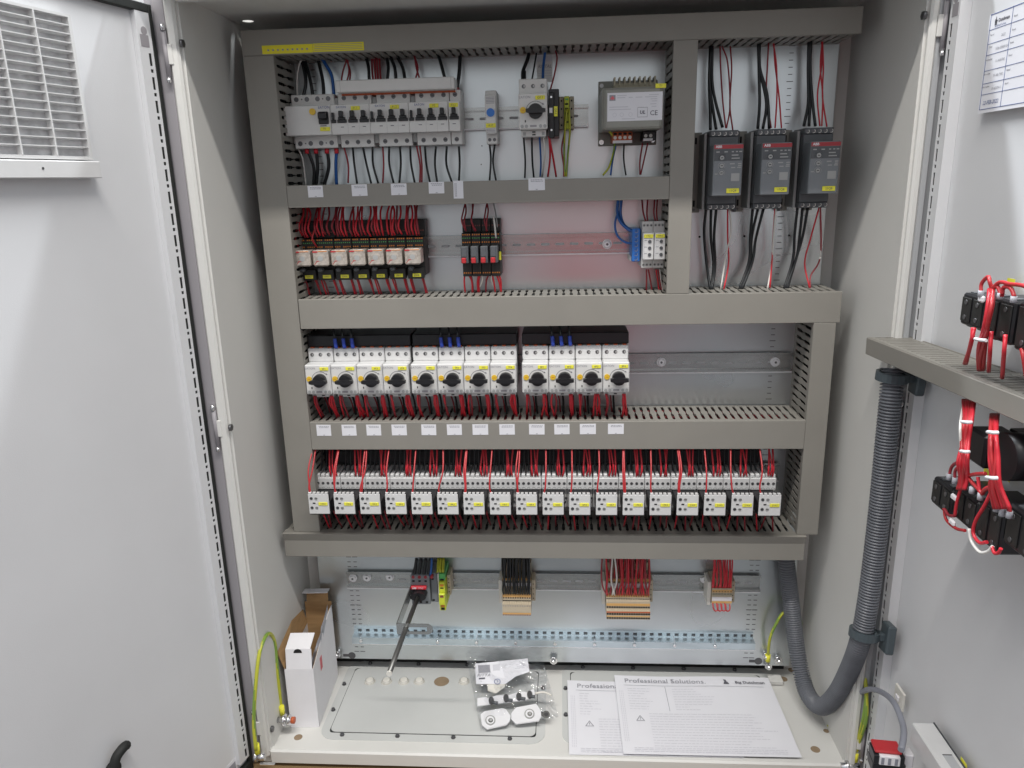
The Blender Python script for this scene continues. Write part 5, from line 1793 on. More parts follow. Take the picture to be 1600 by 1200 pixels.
# ================================================================== EARTH WIRES, CABLES
wire([PX(400, 1172, -.50), PX(397, 1130, -.50), PX(398, 1075, -.495), PX(405, 1020, -.49), PX(418, 990, -.487), PX(430, 1005, -.487), PX(435, 1060, -.487), PX(440, 1105, -.487), PX(442, 1118, -.484)], .0032, 'earthwire',
     'green and yellow earth wire arching over the left frame edge', n=7, seg=10)
for (u, v, X, m_) in ((402, 1172, -.50, 'yellow'), (441, 1112, -.485, 'yellow')):
    p = PX(u, v, X)
    wire([p+Vector((0, 0, .012)), p-Vector((0, 0, .006))], .0048, m_, 'yellow cable lug at the %s end of the left earth wire' % ('lower' if u < 420 else 'inner'), n=2, seg=8, name='cable_lug', cat='cable lug')
p = PX(446, 1125, -.475)
q = thing('earth_bolt', 'steel earth bolt with washers beside the small white box', 'bolt', tuple(p))
MB().cyl((-0.014, 0, 0), .0055, .030, 'x', 12).build('bolt_shank', 'steel', q)
MB().cyl((-0.004, 0, 0), .0105, .004, 'x', 16).cyl((0.003, 0, 0), .0095, .006, 'x', 6).build('nut', 'steel', q)
MB().cyl((0.011, 0, 0), .006, .006, 'x', 12).build('end_ring', 'terracotta', q)
p = PX(402, 1182, -.505)
q = thing('earth_bolt', 'steel earth bolt at the bottom corner of the left door', 'bolt', tuple(p))
MB().cyl((0, 0, 0), .0065, .014, 'x', 12).cyl((-.004, 0, 0), .009, .005, 'x', 6).build('bolt_head', 'steel', q)
MB().box(0.004, 0.030, -.004, .002, -.016, -.012, .0006).build('lug_plate', 'steel', q)
# right one: from plate bolt up behind conduit
pw([(1200, 1026, .215), (1203, 1000, .205), (1210, 978, .20), (1226, 958, .20), (1245, 957, .22), (1252, 975, .23)], .0028, 'earthwire', 'yellow green earth wire curving from the plate bolt behind the conduit', n=6, seg=8)
p = PY(1200, 1026, .215)
wire([p+Vector((0, 0, .005)), p-Vector((0, 0, .010))], .0048, 'yellow', 'yellow cable lug on the bolt at the lower right plate corner', n=2, seg=8, name='cable_lug', cat='cable lug')
for k, dd in enumerate((0, 0.006)):
    wire([PX(1349, 1050, .505)+Vector((0, -dd, 0)), PX(1352, 1085, .505)+Vector((0, -dd, 0)), PX(1350, 1120, .505)+Vector((0, -dd, 0)), PX(1342, 1160, .505), PX(1336, 1185, .505)], .0030, 'earthwire',
         '%s green and yellow earth wire down the right hinge gap' % ('inner', 'outer')[k], n=5, seg=8)
p = PX(1336, 1184, .503)
wire([p+Vector((0, 0, .010)), p-Vector((0, 0, .006))], .005, 'yellow', 'yellow cable lug at the foot of the right hinge gap', n=2, seg=8, name='cable_lug', cat='cable lug')
q = thing('earth_bolt', 'steel earth bolt at the bottom right corner of the frame', 'bolt', tuple(p-Vector((.004, 0, .014))))
MB().cyl((-.020, -.004, 0), .006, .030, 'x', 12).cyl((-.012, -.004, 0), .009, .005, 'x', 6).build('bolt_head', 'steel', q)
pw([(1268, 1070, .18), (1275, 1082, .175), (1280, 1092, .17)], .0030, 'earthwire', 'short piece of earth wire visible just inside the conduit bend', n=4)
pw([(1294, 1132, .09), (1300, 1140, .085), (1307, 1152, .075), (1312, 1158, .07)], .0032, 'earthwire', 'stub of yellow green earth wire on the floor near the right post', n=4)
p = PY(1308, 1154, .07)
MB_ = MB().tube([p, p+Vector((.008, 0, -.008))], .0055, 8).build('cable_lug', 'yellow')
tag(MB_, 'yellow cable lug lying on the cabinet floor by the right post', 'cable lug')
# grey cable on the right door
gc = [PX(1336, 1092, .50), PX(1342, 1083, .50), PX(1362, 1077, .50), PX(1382, 1084, .497), PX(1398, 1100, .49), PX(1410, 1130, .485), PX(1412, 1150, .475), PX(1408, 1172, .462)]
wire(gc, .0042, 'cablegrey', 'round grey cable arching into the red and black connector', n=7, seg=10, name='grey_cable', cat='cable')
t = thing('cable_tie_mount', 'square white cable tie mount stuck on the right door', 'cable mount', tuple(PX(1408, 1090, .517)))
MB().box(-.004, 0, -.014, .014, -.015, .015, .001).build('mount_base', 'cream', t)
MB().box(-.007, -.004, -.005, .005, -.004, .004, .001).build('mount_saddle', 'boxwhite', t)
# red/black connector
c0 = PX(1388, 1186, .455)
t = thing('connector_block', 'red white and black contact block at the bottom of the right door', 'contact block', tuple(c0), rot=(0, 0, radians(-6)))
t.scale = (.74, .74, .74)
MB().box(-.024, .022, -.002, .030, .011, .017, .002).build('red_top', 'redb', t)
MB().box(-.017, .018, -.008, .020, -.008, .0108, .001).build('white_terminals', 'boxwhite', t)
for k in range(3):
    x = -.012+.0115*k
    MB().box(x-.0025, x+.0028, -.0086, -.008, -.006, .008, .0004).build('opening', 'cablegrey', t)
MB().box(-.026, .030, -.004, .030, -.030, -.0082, .002).box(-.026, -.0172, -.006, .028, -.0081, .0108, .001).box(.0182, .026, -.006, .028, -.0081, .0108, .001).build('black_housing', 'black', t)
MB().box(.028, .045, .005, .028, -.020, .008, .002).build('side_lug', 'boxwhite', t)
# document pocket rim
a = PX(1421, 1127, .485); b = PX(1440, 1124, .485)
t = thing('document_pocket', 'pale grey plastic document pocket rim at the bottom of the right door', 'document pocket', (0, 0, 0))
MB().box(.487, .5150, -.62, -.190, .240, .270, .0015).build('pocket_rim', 'white', t)
MB().box(.5151, .5162, -.62, -.189, .240, .2703).build('pocket_joint', 'dgrey', t)
MB().box(.4985, .5100, -.62, -.250, .2698, .2703).build('pocket_slot', 'chip', t)
MB().box(.4985, .5100, -.2499, -.2485, .2698, .2704).build('slot_end', 'hole', t)
# yellow dots on door
for k, (u, v, lab) in enumerate(((1506, 1193, 'small yellow tag on the right door above the document pocket'), (1580, 441, 'yellow sticker behind the upper switch blocks on the right door'), (1573, 745, 'left yellow sticker behind the middle red wire bundle'), (1543, 738, 'right yellow sticker under the round selector switch'))):
    p = PX(u, v, .5175)
    o = MB().box(-.0006, 0, -.007, .007, -.004, .004).build('yellow_sticker', 'yellow', None, loc=tuple(p))
    tag(o, lab, 'sticker')


# ---- switch blocks on the right door
def swblock(label, y, z, w_=0.042, h_=0.040, x0=0.455, stack=2, ry=0.0):
    t = thing('switch_block', label, 'switch block', (XRD, y, z), 'black switch blocks on the right door')
    D = XRD-x0
    MB().box(-D, -D*0.45, -w_/2, w_/2, -h_/2, h_/2, .002).build('contact_block', 'black', t)
    MB().box(-D*0.45, 0, -w_/2+.004, w_/2-.004, -h_/2+.004, h_/2-.004, .002).build('mounting_collar', 'black', t)
    for k in range(2):
        yy = -w_/4+w_/2*k
        MB().box(-D-.0015, -D, yy-w_/5, yy+w_/5, -h_/2+.004, h_/2-.004, .0008).build('contact_cover', 'sockblack', t)
        for s_ in (-1, 1):
            MB().cyl((-D-.0022, yy, s_*(h_/2-.009)), .0027, .0008, 'x', 10).build('terminal_screw', 'screw', t)
            MB().box(-D+.004, -D+.014, yy-.004, yy+.004, s_*h_/2-.0015, s_*h_/2+.0015).build('terminal_mouth', 'dgrey', t)
    MB().prism([(-D*0.5, h_/2-.001), (-D*0.5, h_/2+.004), (-D*0.15, h_/2+.004), (-D*0.15, h_/2-.001)], -w_/2+.006, w_/2-.006, 'y') if False else None
    return t


swblock('upper left black switch block on the right door, with a white dot', -0.262, 0.838, .044, .034)
t = COL.objects[-1]
swblock('upper middle black switch block on the right door, crossed by red wires', -0.312, 0.838, .048, .042)
swblock('upper black switch block cut by the right picture edge', -0.372, 0.838, .060, .046)
swblock('lower left black switch block on the right door, first of the stepped group', -0.250, 0.622, .044, .033)
swblock('second black switch block of the stepped lower group', -0.300, 0.629, .046, .036)
swblock('third black switch block of the stepped lower group', -0.347, 0.632, .044, .044)
swblock('last black switch block of the stepped lower group, at the picture edge', -0.398, 0.648, .050, .042)
sel = thing('selector_switch', 'black selector switch with a round body, behind the right red bundle', 'switch', (XRD, -0.312, 0.697))
MB().box(-.056, -.020, .006, .042, -.020, .017, .003).build('contact_block', 'black', sel)
MB().cyl((-.052, -.020, .004), .0245, .030, 'x', 30).build('round_body', 'black', sel)
MB().box(-.020, 0, -.020, .030, -.018, .018, .001).build('mounting_collar', 'black', sel)

# wires on the right door: upper group
DX = .447


def dw(pts, r, m, label, group=None, n=6, X=DX, **k):
    return wire([PX(q[0], q[1], q[2] if len(q) > 2 else X) for q in pts], r, m, label, group, n=n, **k)


dw([(1533, 458), (1532, 445), (1541, 433), (1548, 440), (1549, 452), (1552, 470, .44), (1546, 500, .438), (1538, 530, .445), (1534, 560, .462), (1533, 577, .47)], .0020, 'redb', 'red wire looping above the upper left switch block and down into the door duct')
for k in range(4):
    dw([(1546+2*k, 452), (1545+1.5*k, 475, .440), (1539+1.8*k, 510, .440), (1530+2.5*k, 545, .455), (1529+2.5*k, 578, .472)], .0022, ('red', 'redb')[k % 2], 'red wire of the upright bundle crossing the upper switch blocks', 'upright red bundle on the right door')
for (pts, lab) in (([(1520, 512), (1517, 535), (1507, 568, .47)], 'left'), ([(1549, 518), (1547, 550), (1545, 580, .47)], 'middle'), ([(1571, 523), (1569, 555), (1566, 590, .47)], 'right')):
    for k in range(2 if lab == 'left' else 1):
        dw([(a[0]+2.5*k,)+tuple(a[1:]) for a in pts], .0022, 'red', '%s red wire from the underside of the upper switch blocks into the door duct' % lab, 'red wires under the upper switch blocks' if lab == 'left' else None)
dw([(1550, 452), (1558, 448), (1563, 458), (1566, 462)], .0020, 'redb', 'short red wire hopping between the upper switch blocks', n=5)
dw([(1566, 460), (1568, 450), (1574, 448), (1581, 452), (1585, 464)], .0021, 'redb', 'small arched red jumper above the upper middle switch block', n=5)
dw([(1551, 450), (1562, 443), (1580, 442), (1600, 449), (1625, 462)], .0020, 'redb', 'long red wire sweeping right above the upper switch blocks', n=5)
for (u, v) in ((1533, 457), (1563, 461), (1584, 466)):
    p = PX(u, v, DX)
    wire([p+Vector((0, 0, .002)), p-Vector((0, 0, .004))], .0030, 'ferrulew', 'grey ferrule on top of the upper switch blocks', 'grey ferrules on the upper switch blocks', n=2, seg=8, name='ferrule', cat='cable ferrule')
for (u, v, w_, lab) in ((1534, 467, 6, 'white tag on the upper left switch block'), ):
    p = PX(u, v, .448)
    tag(MB().box(-.002, .002, -.005, .005, -.0035, .0035, .0016).build('white_tag', 'boxwhite', None, loc=tuple(p)), lab+' beside the red bundle', 'tag')
dw([(1519, 528, .452), (1530, 531, .440), (1541, 532, .440)], .0018, 'boxwhite', 'white cable tie round the upper red wires above the door duct', n=4, name='cable_tie', cat='cable tie')
dw([(1604, 590, .46), (1600, 560, .455), (1597, 545, .455)], .0024, 'redb', 'pale red wires at the right picture edge above the door duct', n=4)
# lower group: two bundles
for k in range(7):
    o_ = (k-3)*1.9
    dw([(1514+o_*1.6, 625, .475), (1512+o_, 655, .45), (1508+o_*.9, 690, .445), (1506+o_, 720, .44), (1505+o_, 745, .445), (1502+o_, 765, .445)], .0019, ('red', 'redb', 'red')[k % 3],
       'red wire of the left bundle hanging from the door duct', 'left red bundle under the door duct')
dw([(1505, 630, .47), (1503, 665, .445), (1500, 700, .443), (1503, 720, .44)], .0013, 'wirewhite', 'thin white wire along the left red bundle under the door duct')
for k in range(6):
    o_ = (k-2.5)*2.0
    dw([(1554+o_, 648, .475), (1553+o_, 680, .44), (1553+o_, 715, .435), (1553+o_, 745, .435), (1556+o_*1.8, 765, .438), (1566+o_*2.4, 795, .443)], .0021, ('redb', 'red')[k % 2],
       'red wire of the right bundle crossing the selector switch', 'right red bundle under the door duct')
for (pts, r, m, lab) in (
    ([(1500, 720), (1487, 728), (1483, 743)], .0016, 'dred', 'dark red wire arching onto the lower left switch block'),
    ([(1501, 727), (1493, 735), (1492, 748)], .0016, 'dred', 'second dark red wire arching onto the lower left switch block'),
    ([(1504, 735), (1512, 742), (1526, 742), (1540, 740)], .0020, 'redb', 'bright red wire crossing right under the left bundle'),
    ([(1510, 742), (1520, 755), (1528, 765), (1534, 772)], .0020, 'redb', 'red wire running down to the second lower switch block'),
    ([(1528, 745), (1529, 758), (1531, 770)], .0017, 'red', 'short red wire above the second lower switch block'),
    ([(1534, 772), (1540, 764), (1550, 763), (1562, 772), (1575, 790), (1578, 800)], .0022, 'redb', 'thick red wire arching over the third lower switch block'),
    ([(1502, 760), (1496, 785), (1492, 805)], .0018, 'red', 'red wire running down over the lower left switch block'),
    ([(1475, 794), (1478, 812), (1494, 826), (1508, 829)], .0018, 'redb', 'red wire loop under the lower left switch block'),
    ([(1476, 796), (1482, 805), (1492, 806)], .0018, 'dred', 'small dark red loop under the lower left switch block'),
    ([(1549, 768), (1538, 790), (1523, 815), (1520, 835), (1530, 847), (1542, 847)], .0019, 'red', 'red wire sweeping down across the third lower switch block and looping under'),
    ([(1514, 826), (1518, 845), (1532, 862), (1543, 862), (1551, 854)], .0016, 'wirewhite', 'white wire loop hanging below the stepped switch blocks'),
    ([(1550, 854), (1554, 864), (1560, 864), (1564, 857)], .0018, 'red', 'small red loop at the bottom of the stepped switch blocks'),
    ([(1558, 770), (1557, 790)], .0018, 'red', 'short red wire dropping behind the right bundle')):
    dw(pts, r, m, lab, n=6)
for (a, b, X, lab) in (((1503, 659), (1519, 660), .440, 'upper white tie round the left red bundle'), ((1501, 705), (1515, 706), .437, 'lower white tie round the left red bundle'),
                       ((1543, 675), (1560, 676), .433, 'upper white tie round the right red bundle'), ((1541, 746), (1559, 747), .428, 'lower white tie round the right red bundle')):
    dw([(a[0], a[1], X), ((a[0]+b[0])/2, a[1]+1, X-.004), (b[0], b[1], X)], .0018, 'boxwhite', lab, n=4, name='cable_tie', cat='cable tie')
for (u, v) in ((1483, 744), (1492, 750), (1532, 775), (1519, 765), (1557, 793), (1566, 800), (1577, 803)):
    p = PX(u, v, DX)
    wire([p+Vector((0, 0, .003)), p-Vector((0, 0, .004))], .0030, 'ferrulew', 'grey ferrule on top of the stepped lower switch blocks', 'grey ferrules on the lower switch blocks', n=2, seg=8, name='ferrule', cat='cable ferrule')
for (u, v, lab) in ((1491, 777, 'white tag on the lower left switch block'), (1488, 816, 'white wire marker hanging under the lower left switch block')):
    p = PX(u, v, .446)
    tag(MB().box(-.002, .002, -.0055, .0055, -.0032, .0032, .0016).build('white_tag', 'boxwhite', None, loc=tuple(p)), lab, 'tag')

# ================================================================== LOOSE ITEMS
# cardboard box
bx = thing('cardboard_box', 'open narrow white cardboard box with brown inside, in the lower left corner', 'box', (-0.4755, 0.060, 0.0298), rot=(0, 0, radians(3)))
BW, BD, BH = 0.052, 0.150, 0.122
TH = .0012
MB().box(0, BW, 0, TH, 0, BH).build('front_panel', 'boxwhite', bx)
def side(n, x, mo, mi, prof):
    MB().prism(prof, x, x+TH*.6, 'x').build(n, mo, bx)
    MB().prism(prof, x-TH*.6, x, 'x').build(n+'_lining', mi, bx)
# right side panel: white outside, sloping down to the front
MB().prism([(0.0, 0.0), (BD, 0.0), (BD, 0.160), (0.118, 0.158), (TH, BH)], BW-TH*.6, BW, 'x').build('side_panel', 'boxwhite', bx)
MB().prism([(TH, TH), (BD, TH), (BD, 0.160), (0.118, 0.158), (TH, BH)], BW-TH*1.3, BW-TH*.65, 'x').build('side_lining', 'cardboard', bx)
# left side panel
MB().prism([(0.0, 0.0), (BD, 0.0), (BD, BH), (0.0, BH)], 0, TH*.6, 'x').build('side_panel', 'boxwhite', bx)
# tall flap standing from the left side, leaning out
MB().quadface([(TH, TH, BH), (TH, BD, BH), (-0.016, BD+.004, BH+.072), (-0.014, .012, BH+.030)]).quadface([(0, TH, BH), (-0.014-TH, .012, BH+.030), (-0.016-TH, BD+.004, BH+.072), (0, BD, BH)]).build('side_flap', 'cardboard', bx)
# back panel and its lid flap
MB().box(0, BW, BD-TH, BD, 0, 0.168).build('back_panel', 'cardboard', bx)
MB().prism([(BD-TH, .168), (BD, .168), (BD+.006, .192), (BD+.005, .192)], 0.004, BW-.006, 'x').build('back_flap', 'cardboard', bx)
MB().prism([(BD+.006, .192), (BD+.005, .192), (BD-.014, .1935), (BD-.014, .195)], 0.001, BW-.002, 'x').build('flap_fold', 'boxwhite', bx)
# front tuck flap, rising and folding back
MB().prism([(0, BH), (TH, BH), (.008, BH+.036), (.006, BH+.037)], 0.004, BW-.002, 'x').build('front_flap', 'boxwhite', bx)
MB().prism([(.006, BH+.037), (.008, BH+.0355), (.042, BH+.045), (.041, BH+.047)], 0.004, BW-.004, 'x').build('front_flap_top', 'boxwhite', bx)
MB().prism([(0.026+.0075*cos(a), BH+.0300+.0075*sin(a)) for a in [pi*k/10 for k in range(11)]], .0040, .0051, 'y').build('thumb_hole', 'hole', bx, rot=None)
th = COL.objects[-1]
th.matrix_basis = Matrix.Translation((0, 0.0005, 0))
MB().box(0.0002, 0.0006, 0.012, 0.024, -0.012, 0.014).build('red_print', 'boxred', bx, loc=(BW, .03, .10))
# silver bag inside
sb = thing('silver_bag', 'crumpled grey plastic bag sticking up out of the white cardboard box', 'bag', (-0.436, 0.10, 0.175))
mm = MB()
N1, N2 = 7, 12
gridv = []
for i in range(N2+1):
    for j in range(N1+1):
        t1, t2 = i/N2, j/N1
        gridv.append((0.004+0.012*t2*t1+jit(.002), -0.034+0.092*t1+jit(.003), -0.045+0.062*t2*(0.30+1.0*t1)+0.012*t1+jit(.003)))
n0 = len(mm.v)
mm.v += gridv
for i in range(N2):
    for j in range(N1):
        a = n0+i*(N1+1)+j
        mm.f.append((a, a+1, a+N1+2, a+N1+1))
mm.build('bag_film', 'foil', sb)

# papers
def paper(label, c, w_, h_, ang, z, curl):
    t = thing('printed_sheet', label, 'paper', (c[0], c[1], z), 'printed sheets on the cabinet floor', rot=(0, 0, ang))
    m = MB()
    nx, ny = 14, 8
    def zz(x, y):
        return curl*(max(0, y/h_-.2)**2)*.03 + 0.0012*sin(x*25)*(y/h_+.5) + curl*.006*max(0, x/w_-.3)
    m.v += [(-w_/2+w_*i/nx, -h_/2+h_*j/ny, zz(-w_/2+w_*i/nx, -h_/2+h_*j/ny)) for i in range(nx+1) for j in range(ny+1)]
    for i in range(nx):
        for j in range(ny):
            a = i*(ny+1)+j
            m.sm.add(len(m.f))
            m.f.append((a, a+ny+1, a+ny+2, a+1))
    m.build('sheet', 'paper', t)
    return t, zz


def sheet_print(t, zz, w_, h_, clip=None):
    Z = lambda x, y: zz(x, y)+.0007
    fl_ = (0, 0, 0)
    top_y = h_/2-.017
    text('Professional Solutions.', 0.0172, (-w_/2+.018+.078, top_y, Z(-.06, top_y)), t, 'printm', fl_)
    COL.objects[-1].location.z += .0018 if clip is None else .0013
    if clip is None:
        text('Big Dutchman', 0.0098, (w_/2-.040, top_y-.002, Z(w_/2-.04, top_y)), t, 'print', fl_, bold=.018)
        COL.objects[-1].location.z += .0016
        em = MB()
        ex = w_/2-.085
        z_ = Z(ex, top_y)
        em.quadface([(ex-.005, top_y-.006, z_), (ex+.006, top_y-.006, z_), (ex+.003, top_y+.001, z_), (ex-.003, top_y+.001, z_)])
        em.quadface([(ex-.002, top_y+.001, z_), (ex+.002, top_y+.001, z_), (ex+.001, top_y+.007, z_), (ex-.004, top_y+.008, z_)])
        em.build('emblem', 'print', t)
    m = MB(); ml = MB()

    def bar(mb, x0, x1, y, th_):
        k = max(1, int((x1-x0)/.03))
        for q in range(k):
            a, b = x0+(x1-x0)*q/k, x0+(x1-x0)*(q+1)/k
            mb.quadface([(a, y, Z(a, y)), (b, y, Z(b, y)), (b, y+th_, Z(b, y+th_)), (a, y+th_, Z(a, y+th_))])
    bar(m, -w_/2+.016, w_/2-.016, top_y-.0125, .0007)
    # slanted divider
    xd = -w_/2+.016+.078
    for q in range(5):
        y1, y2 = top_y-.014-.014*q, top_y-.014-.014*(q+1)
        m.quadface([(xd-.0004, y1, Z(xd, y1)), (xd-.0004, y2, Z(xd, y2)), (xd+.0004, y2, Z(xd, y2)), (xd+.0004, y1, Z(xd, y1))])
    m.build('ruled_lines', 'printm', t)

    def words(x0, x1, y, th_=.0011):
        x = x0
        while x < x1:
            L = min(RN(.003, .011), x1-x)
            bar(ml, x, x+L, y, th_)
            x += L+.0016
    for q in range(9):
        words(-w_/2+.022, -w_/2+.022+RN(.012, .045), top_y-.022-.0072*q)
    for q in range(9):
        words(xd+.012, xd+.012+RN(.02, .09), top_y-.022-.0072*q)
    for q in range(13):
        words(-w_/2+.055, w_/2-.022-RN(0, .06), top_y-.092-.0068*q)
    for q in range(3):
        words(-w_/2+.020, w_/2-.020, -h_/2+.006+.004*q)
    for q in range(22):
        y = h_/2-.05-.0062*q
        for c_ in range(3):
            x = -w_/2+.006+.0032*c_
            ml.quadface([(x, y, Z(x, y)), (x+.0007, y, Z(x, y)), (x+.0007, y+.0045, Z(x, y)), (x, y+.0045, Z(x, y))])
    ml.build('print_lines', 'printl', t, kind='stuff')
    # warning triangle
    cx, cy = -w_/2+.038, top_y-.105
    tri = MB()
    z_ = Z(cx, cy)
    P3 = [(cx-.008, cy-.006), (cx+.008, cy-.006), (cx, cy+.009)]
    G3 = [(cx-.0058, cy-.0048), (cx+.0058, cy-.0048), (cx, cy+.0062)]
    for k in range(3):
        l = (k+1) % 3
        tri.quadface([(*P3[k], z_), (*P3[l], z_), (*G3[l], z_), (*G3[k], z_)])
    tri.box(cx-.0006, cx+.0006, cy-.0005, cy+.0035, z_, z_+.0001).box(cx-.0006, cx+.0006, cy-.0032, cy-.0018, z_, z_+.0001)
    tri.build('warning_triangle', 'printm', t)


t1, z1f = paper('lower printed sheet headed Professional, peeking out at the left of the top sheet', (0.1765, 0.104), 0.294, 0.198, radians(.5), .0353, .10)
sheet_print(t1, z1f, 0.294, 0.198, clip=1)
t2, z2f = paper('upper landscape sheet headed Professional Solutions with a brand name at its right', (0.2700, 0.110), 0.297, 0.210, radians(.3), .0392, .25)
sheet_print(t2, z2f, 0.297, 0.210)

# plastic bag with parts, leaning on the plate foot
A = Vector((-0.174, .228, .074)); B = Vector((-0.023, .228, .080)); C_ = Vector((.012, .092, .0385)); D_ = Vector((-0.126, .052, .0385))
def bagp(s_, t_):  # s across, t down
    return (A*(1-s_)+B*s_)*(1-t_) + (D_*(1-s_)+C_*s_)*t_
bn = (B-A).cross(D_-A).normalized()
if bn.z < 0: bn = -bn
bag = thing('plastic_bag', 'clear plastic bag of bright metal parts leaning on the mounting plate foot', 'bag', (0, 0, 0))
for side_, off in ((0, .006), (1, -.001)):
    m = MB()
    nx, ny = 22, 22
    for i in range(nx+1):
        for j in range(ny+1):
            s_, t_ = i/nx, j/ny
            edge = min(s_, 1-s_, t_, 1-t_)
            e_ = min(1, edge*6)
            h_ = off*e_ + (0.0035*sin(9*s_+7*t_)+0.0025*sin(23*s_-14*t_)+jit(.0013))*e_ + (0.004*sin(14*s_)*(1-t_)**3 if side_ == 0 else 0)
            p = bagp(s_, t_)+bn*max(h_, -0.0015 if side_ else .001)
            m.v.append((p.x, p.y, max(p.z, .0335)))
    for i in range(nx):
        for j in range(ny):
            a = i*(ny+1)+j
            m.sm.add(len(m.f))
            m.f.append((a, a+ny+1, a+ny+2, a+1))
    m.build('bag_film', 'clearfilm', bag)

# items within the bag: on the bag plane
def bq(u, v, off=0.0):
    r = ray(u, v)
    t_ = (A-CP).dot(bn)/r.dot(bn)
    return CP+r*t_+bn*off


def flat(name, px, th_, off, m, parent, label=None):
    pts = [bq(u, v, off) for u, v in px]
    n_ = len(pts)
    mbx = MB()
    lo = [p-bn*th_ for p in pts]
    mbx.v += [tuple(p) for p in pts+lo]
    mbx.f.append(tuple(range(n_)))
    mbx.f.append(tuple(n_+i for i in reversed(range(n_))))
    for i in range(n_):
        j_ = (i+1) % n_
        mbx.f.append((i, n_+i, n_+j_, j_))
    return mbx.build(name, m, parent, label)


def circ(name, u, v, ru, rv, th_, off, m, parent, seg=18):
    return flat(name, [(u+ru*cos(2*pi*k/seg), v-rv*sin(2*pi*k/seg)) for k in range(seg)], th_, off, m, parent)


card = thing('printed_card', 'white printed card with a brand name inside the plastic bag', 'card', (0, 0, 0))
flat('card_sheet', [(742.5, 1038), (824.5, 1030), (827.5, 1051), (806, 1058), (790, 1070), (744, 1070)], .0005, .0022, 'paper', card)
flat('picture_block', [(747, 1041), (765.5, 1040), (766.5, 1052), (748, 1053)], .0002, .0025, 'printm', card)
flat('symbol_block', [(770, 1040), (781, 1039), (781.5, 1048.5), (770.5, 1049)], .0002, .0025, 'printl', card)
tx = text('RITTAL', .0095, bq(758, 1056.5, .0027), card, 'printm', (radians(12), 0, radians(3)), bold=.02, shear=.2)
flat('print_line', [(748.5, 1060.5), (758, 1060), (758, 1062.5), (748.5, 1063)], .0002, .0025, 'print', card)
for (u0, u1, v) in ((806, 820, 1039), (806, 822, 1042), (805, 820, 1045)):
    flat('print_line', [(u0, v), (u1, v-1), (u1, v-.2), (u0, v+.8)], .0002, .0025, 'printl', card)
seg = 20
rm = MB()
cc = [(777.3+5*cos(2*pi*k/seg), 1066.5-4.4*sin(2*pi*k/seg)) for k in range(seg)]
ci = [(777.3+4*cos(2*pi*k/seg), 1066.5-3.5*sin(2*pi*k/seg)) for k in range(seg)]
for k in range(seg):
    l = (k+1) % seg
    rm.quadface([bq(*cc[k], .0028), bq(*cc[l], .0028), bq(*ci[l], .0028), bq(*ci[k], .0028)])
rm.build('round_symbol', 'blueprint', card)
text('3', .0075, bq(777.3, 1066.5, .0028), card, 'blueprint', (radians(12), 0, radians(4)))
flat('pale_fold', [(762, 1052), (775, 1050), (792, 1056), (789, 1074), (775, 1084), (762, 1080)], .0004, .0009, 'cream', card)
# toothed metal strip
st_ = thing('metal_strip', 'notched bright metal strip in the clear bag, above the two plates', 'metal part', (0, 0, 0))
flat('strip_body', [(746, 1092), (760, 1090), (762, 1092), (775, 1088), (790, 1086), (792, 1088), (805, 1084), (820, 1082), (823, 1083), (834, 1077), (836, 1085), (834, 1090), (820, 1095), (746, 1104)], .002, .0020, 'alloy', st_)
for k, (u, v) in enumerate(((768, 1097.5), (791, 1093.5), (811, 1091), (828, 1088))):
    b_ = thing('threaded_bolt', 'dark threaded bolt in the clear bag, %s from the left' % ORD[k+1], 'bolt', (0, 0, 0))
    circ('bolt_head', u, v, 4.2, 5.5, .004, .0062, 'screw', b_, 12)
    d_ = (10, 2.5) if k < 3 else (8, 2)
    p0, p1 = bq(u+2, v+2.5, .004), bq(u+d_[0], v+1+d_[1], .004)
    MB().tube([p0, p0.lerp(p1, .5), p1], .0030, 8).build('bolt_shank', 'dgrey', b_)
for k, pxs in enumerate((([(751, 1118), (757, 1113), (784, 1108), (790, 1109), (798, 1120), (797, 1127), (792, 1133), (761, 1140), (753, 1134)], (766.5, 1127.5)),
                         ([(799, 1116), (806, 1107), (838, 1101), (845, 1112), (846, 1120), (842, 1127), (806, 1132), (799, 1125)], (827.5, 1117.5)))):
    q = thing('fixing_plate', '%s bright metal fixing plate with a round hole in the clear bag' % ('left', 'right')[k], 'metal part', (0, 0, 0))
    flat('plate_body', pxs[0], .003, .0026, 'alloy', q)
    u, v = pxs[1]
    circ('washer', u, v, 7.8, 7.6, .0015, .0042, 'screwl', q, 24)
    circ('washer_face', u, v, 6.3, 6.0, .0006, .0045, 'alloy', q, 22)
    circ('bore', u+.5, v+.8, 3.8, 3.5, .0003, .0048, 'zincrail', q, 18)
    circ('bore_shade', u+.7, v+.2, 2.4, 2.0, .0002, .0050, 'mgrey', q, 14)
q = thing('metal_ring', 'small zinc washer right of the fixing plates in the clear bag', 'metal part', (0, 0, 0))
circ('ring_body', 853.5, 1118, 5.8, 5.8, .0015, .0030, 'zincrail', q, 22)
circ('bore', 853.5, 1118, 3.2, 3.2, .0003, .0034, 'screw', q, 16)
for k, (pts, lab) in enumerate((([(746, 1071), (750, 1078), (751, 1080)], 'a'), ([(836, 1086), (850, 1084), (862, 1089)], 'b'))):
    if k:
        wire([bq(u, v, .004) for u, v in pts], .0022, 'cream', 'pale plastic peg at the right of the clear bag', n=3, name='plastic_peg', cat='peg')

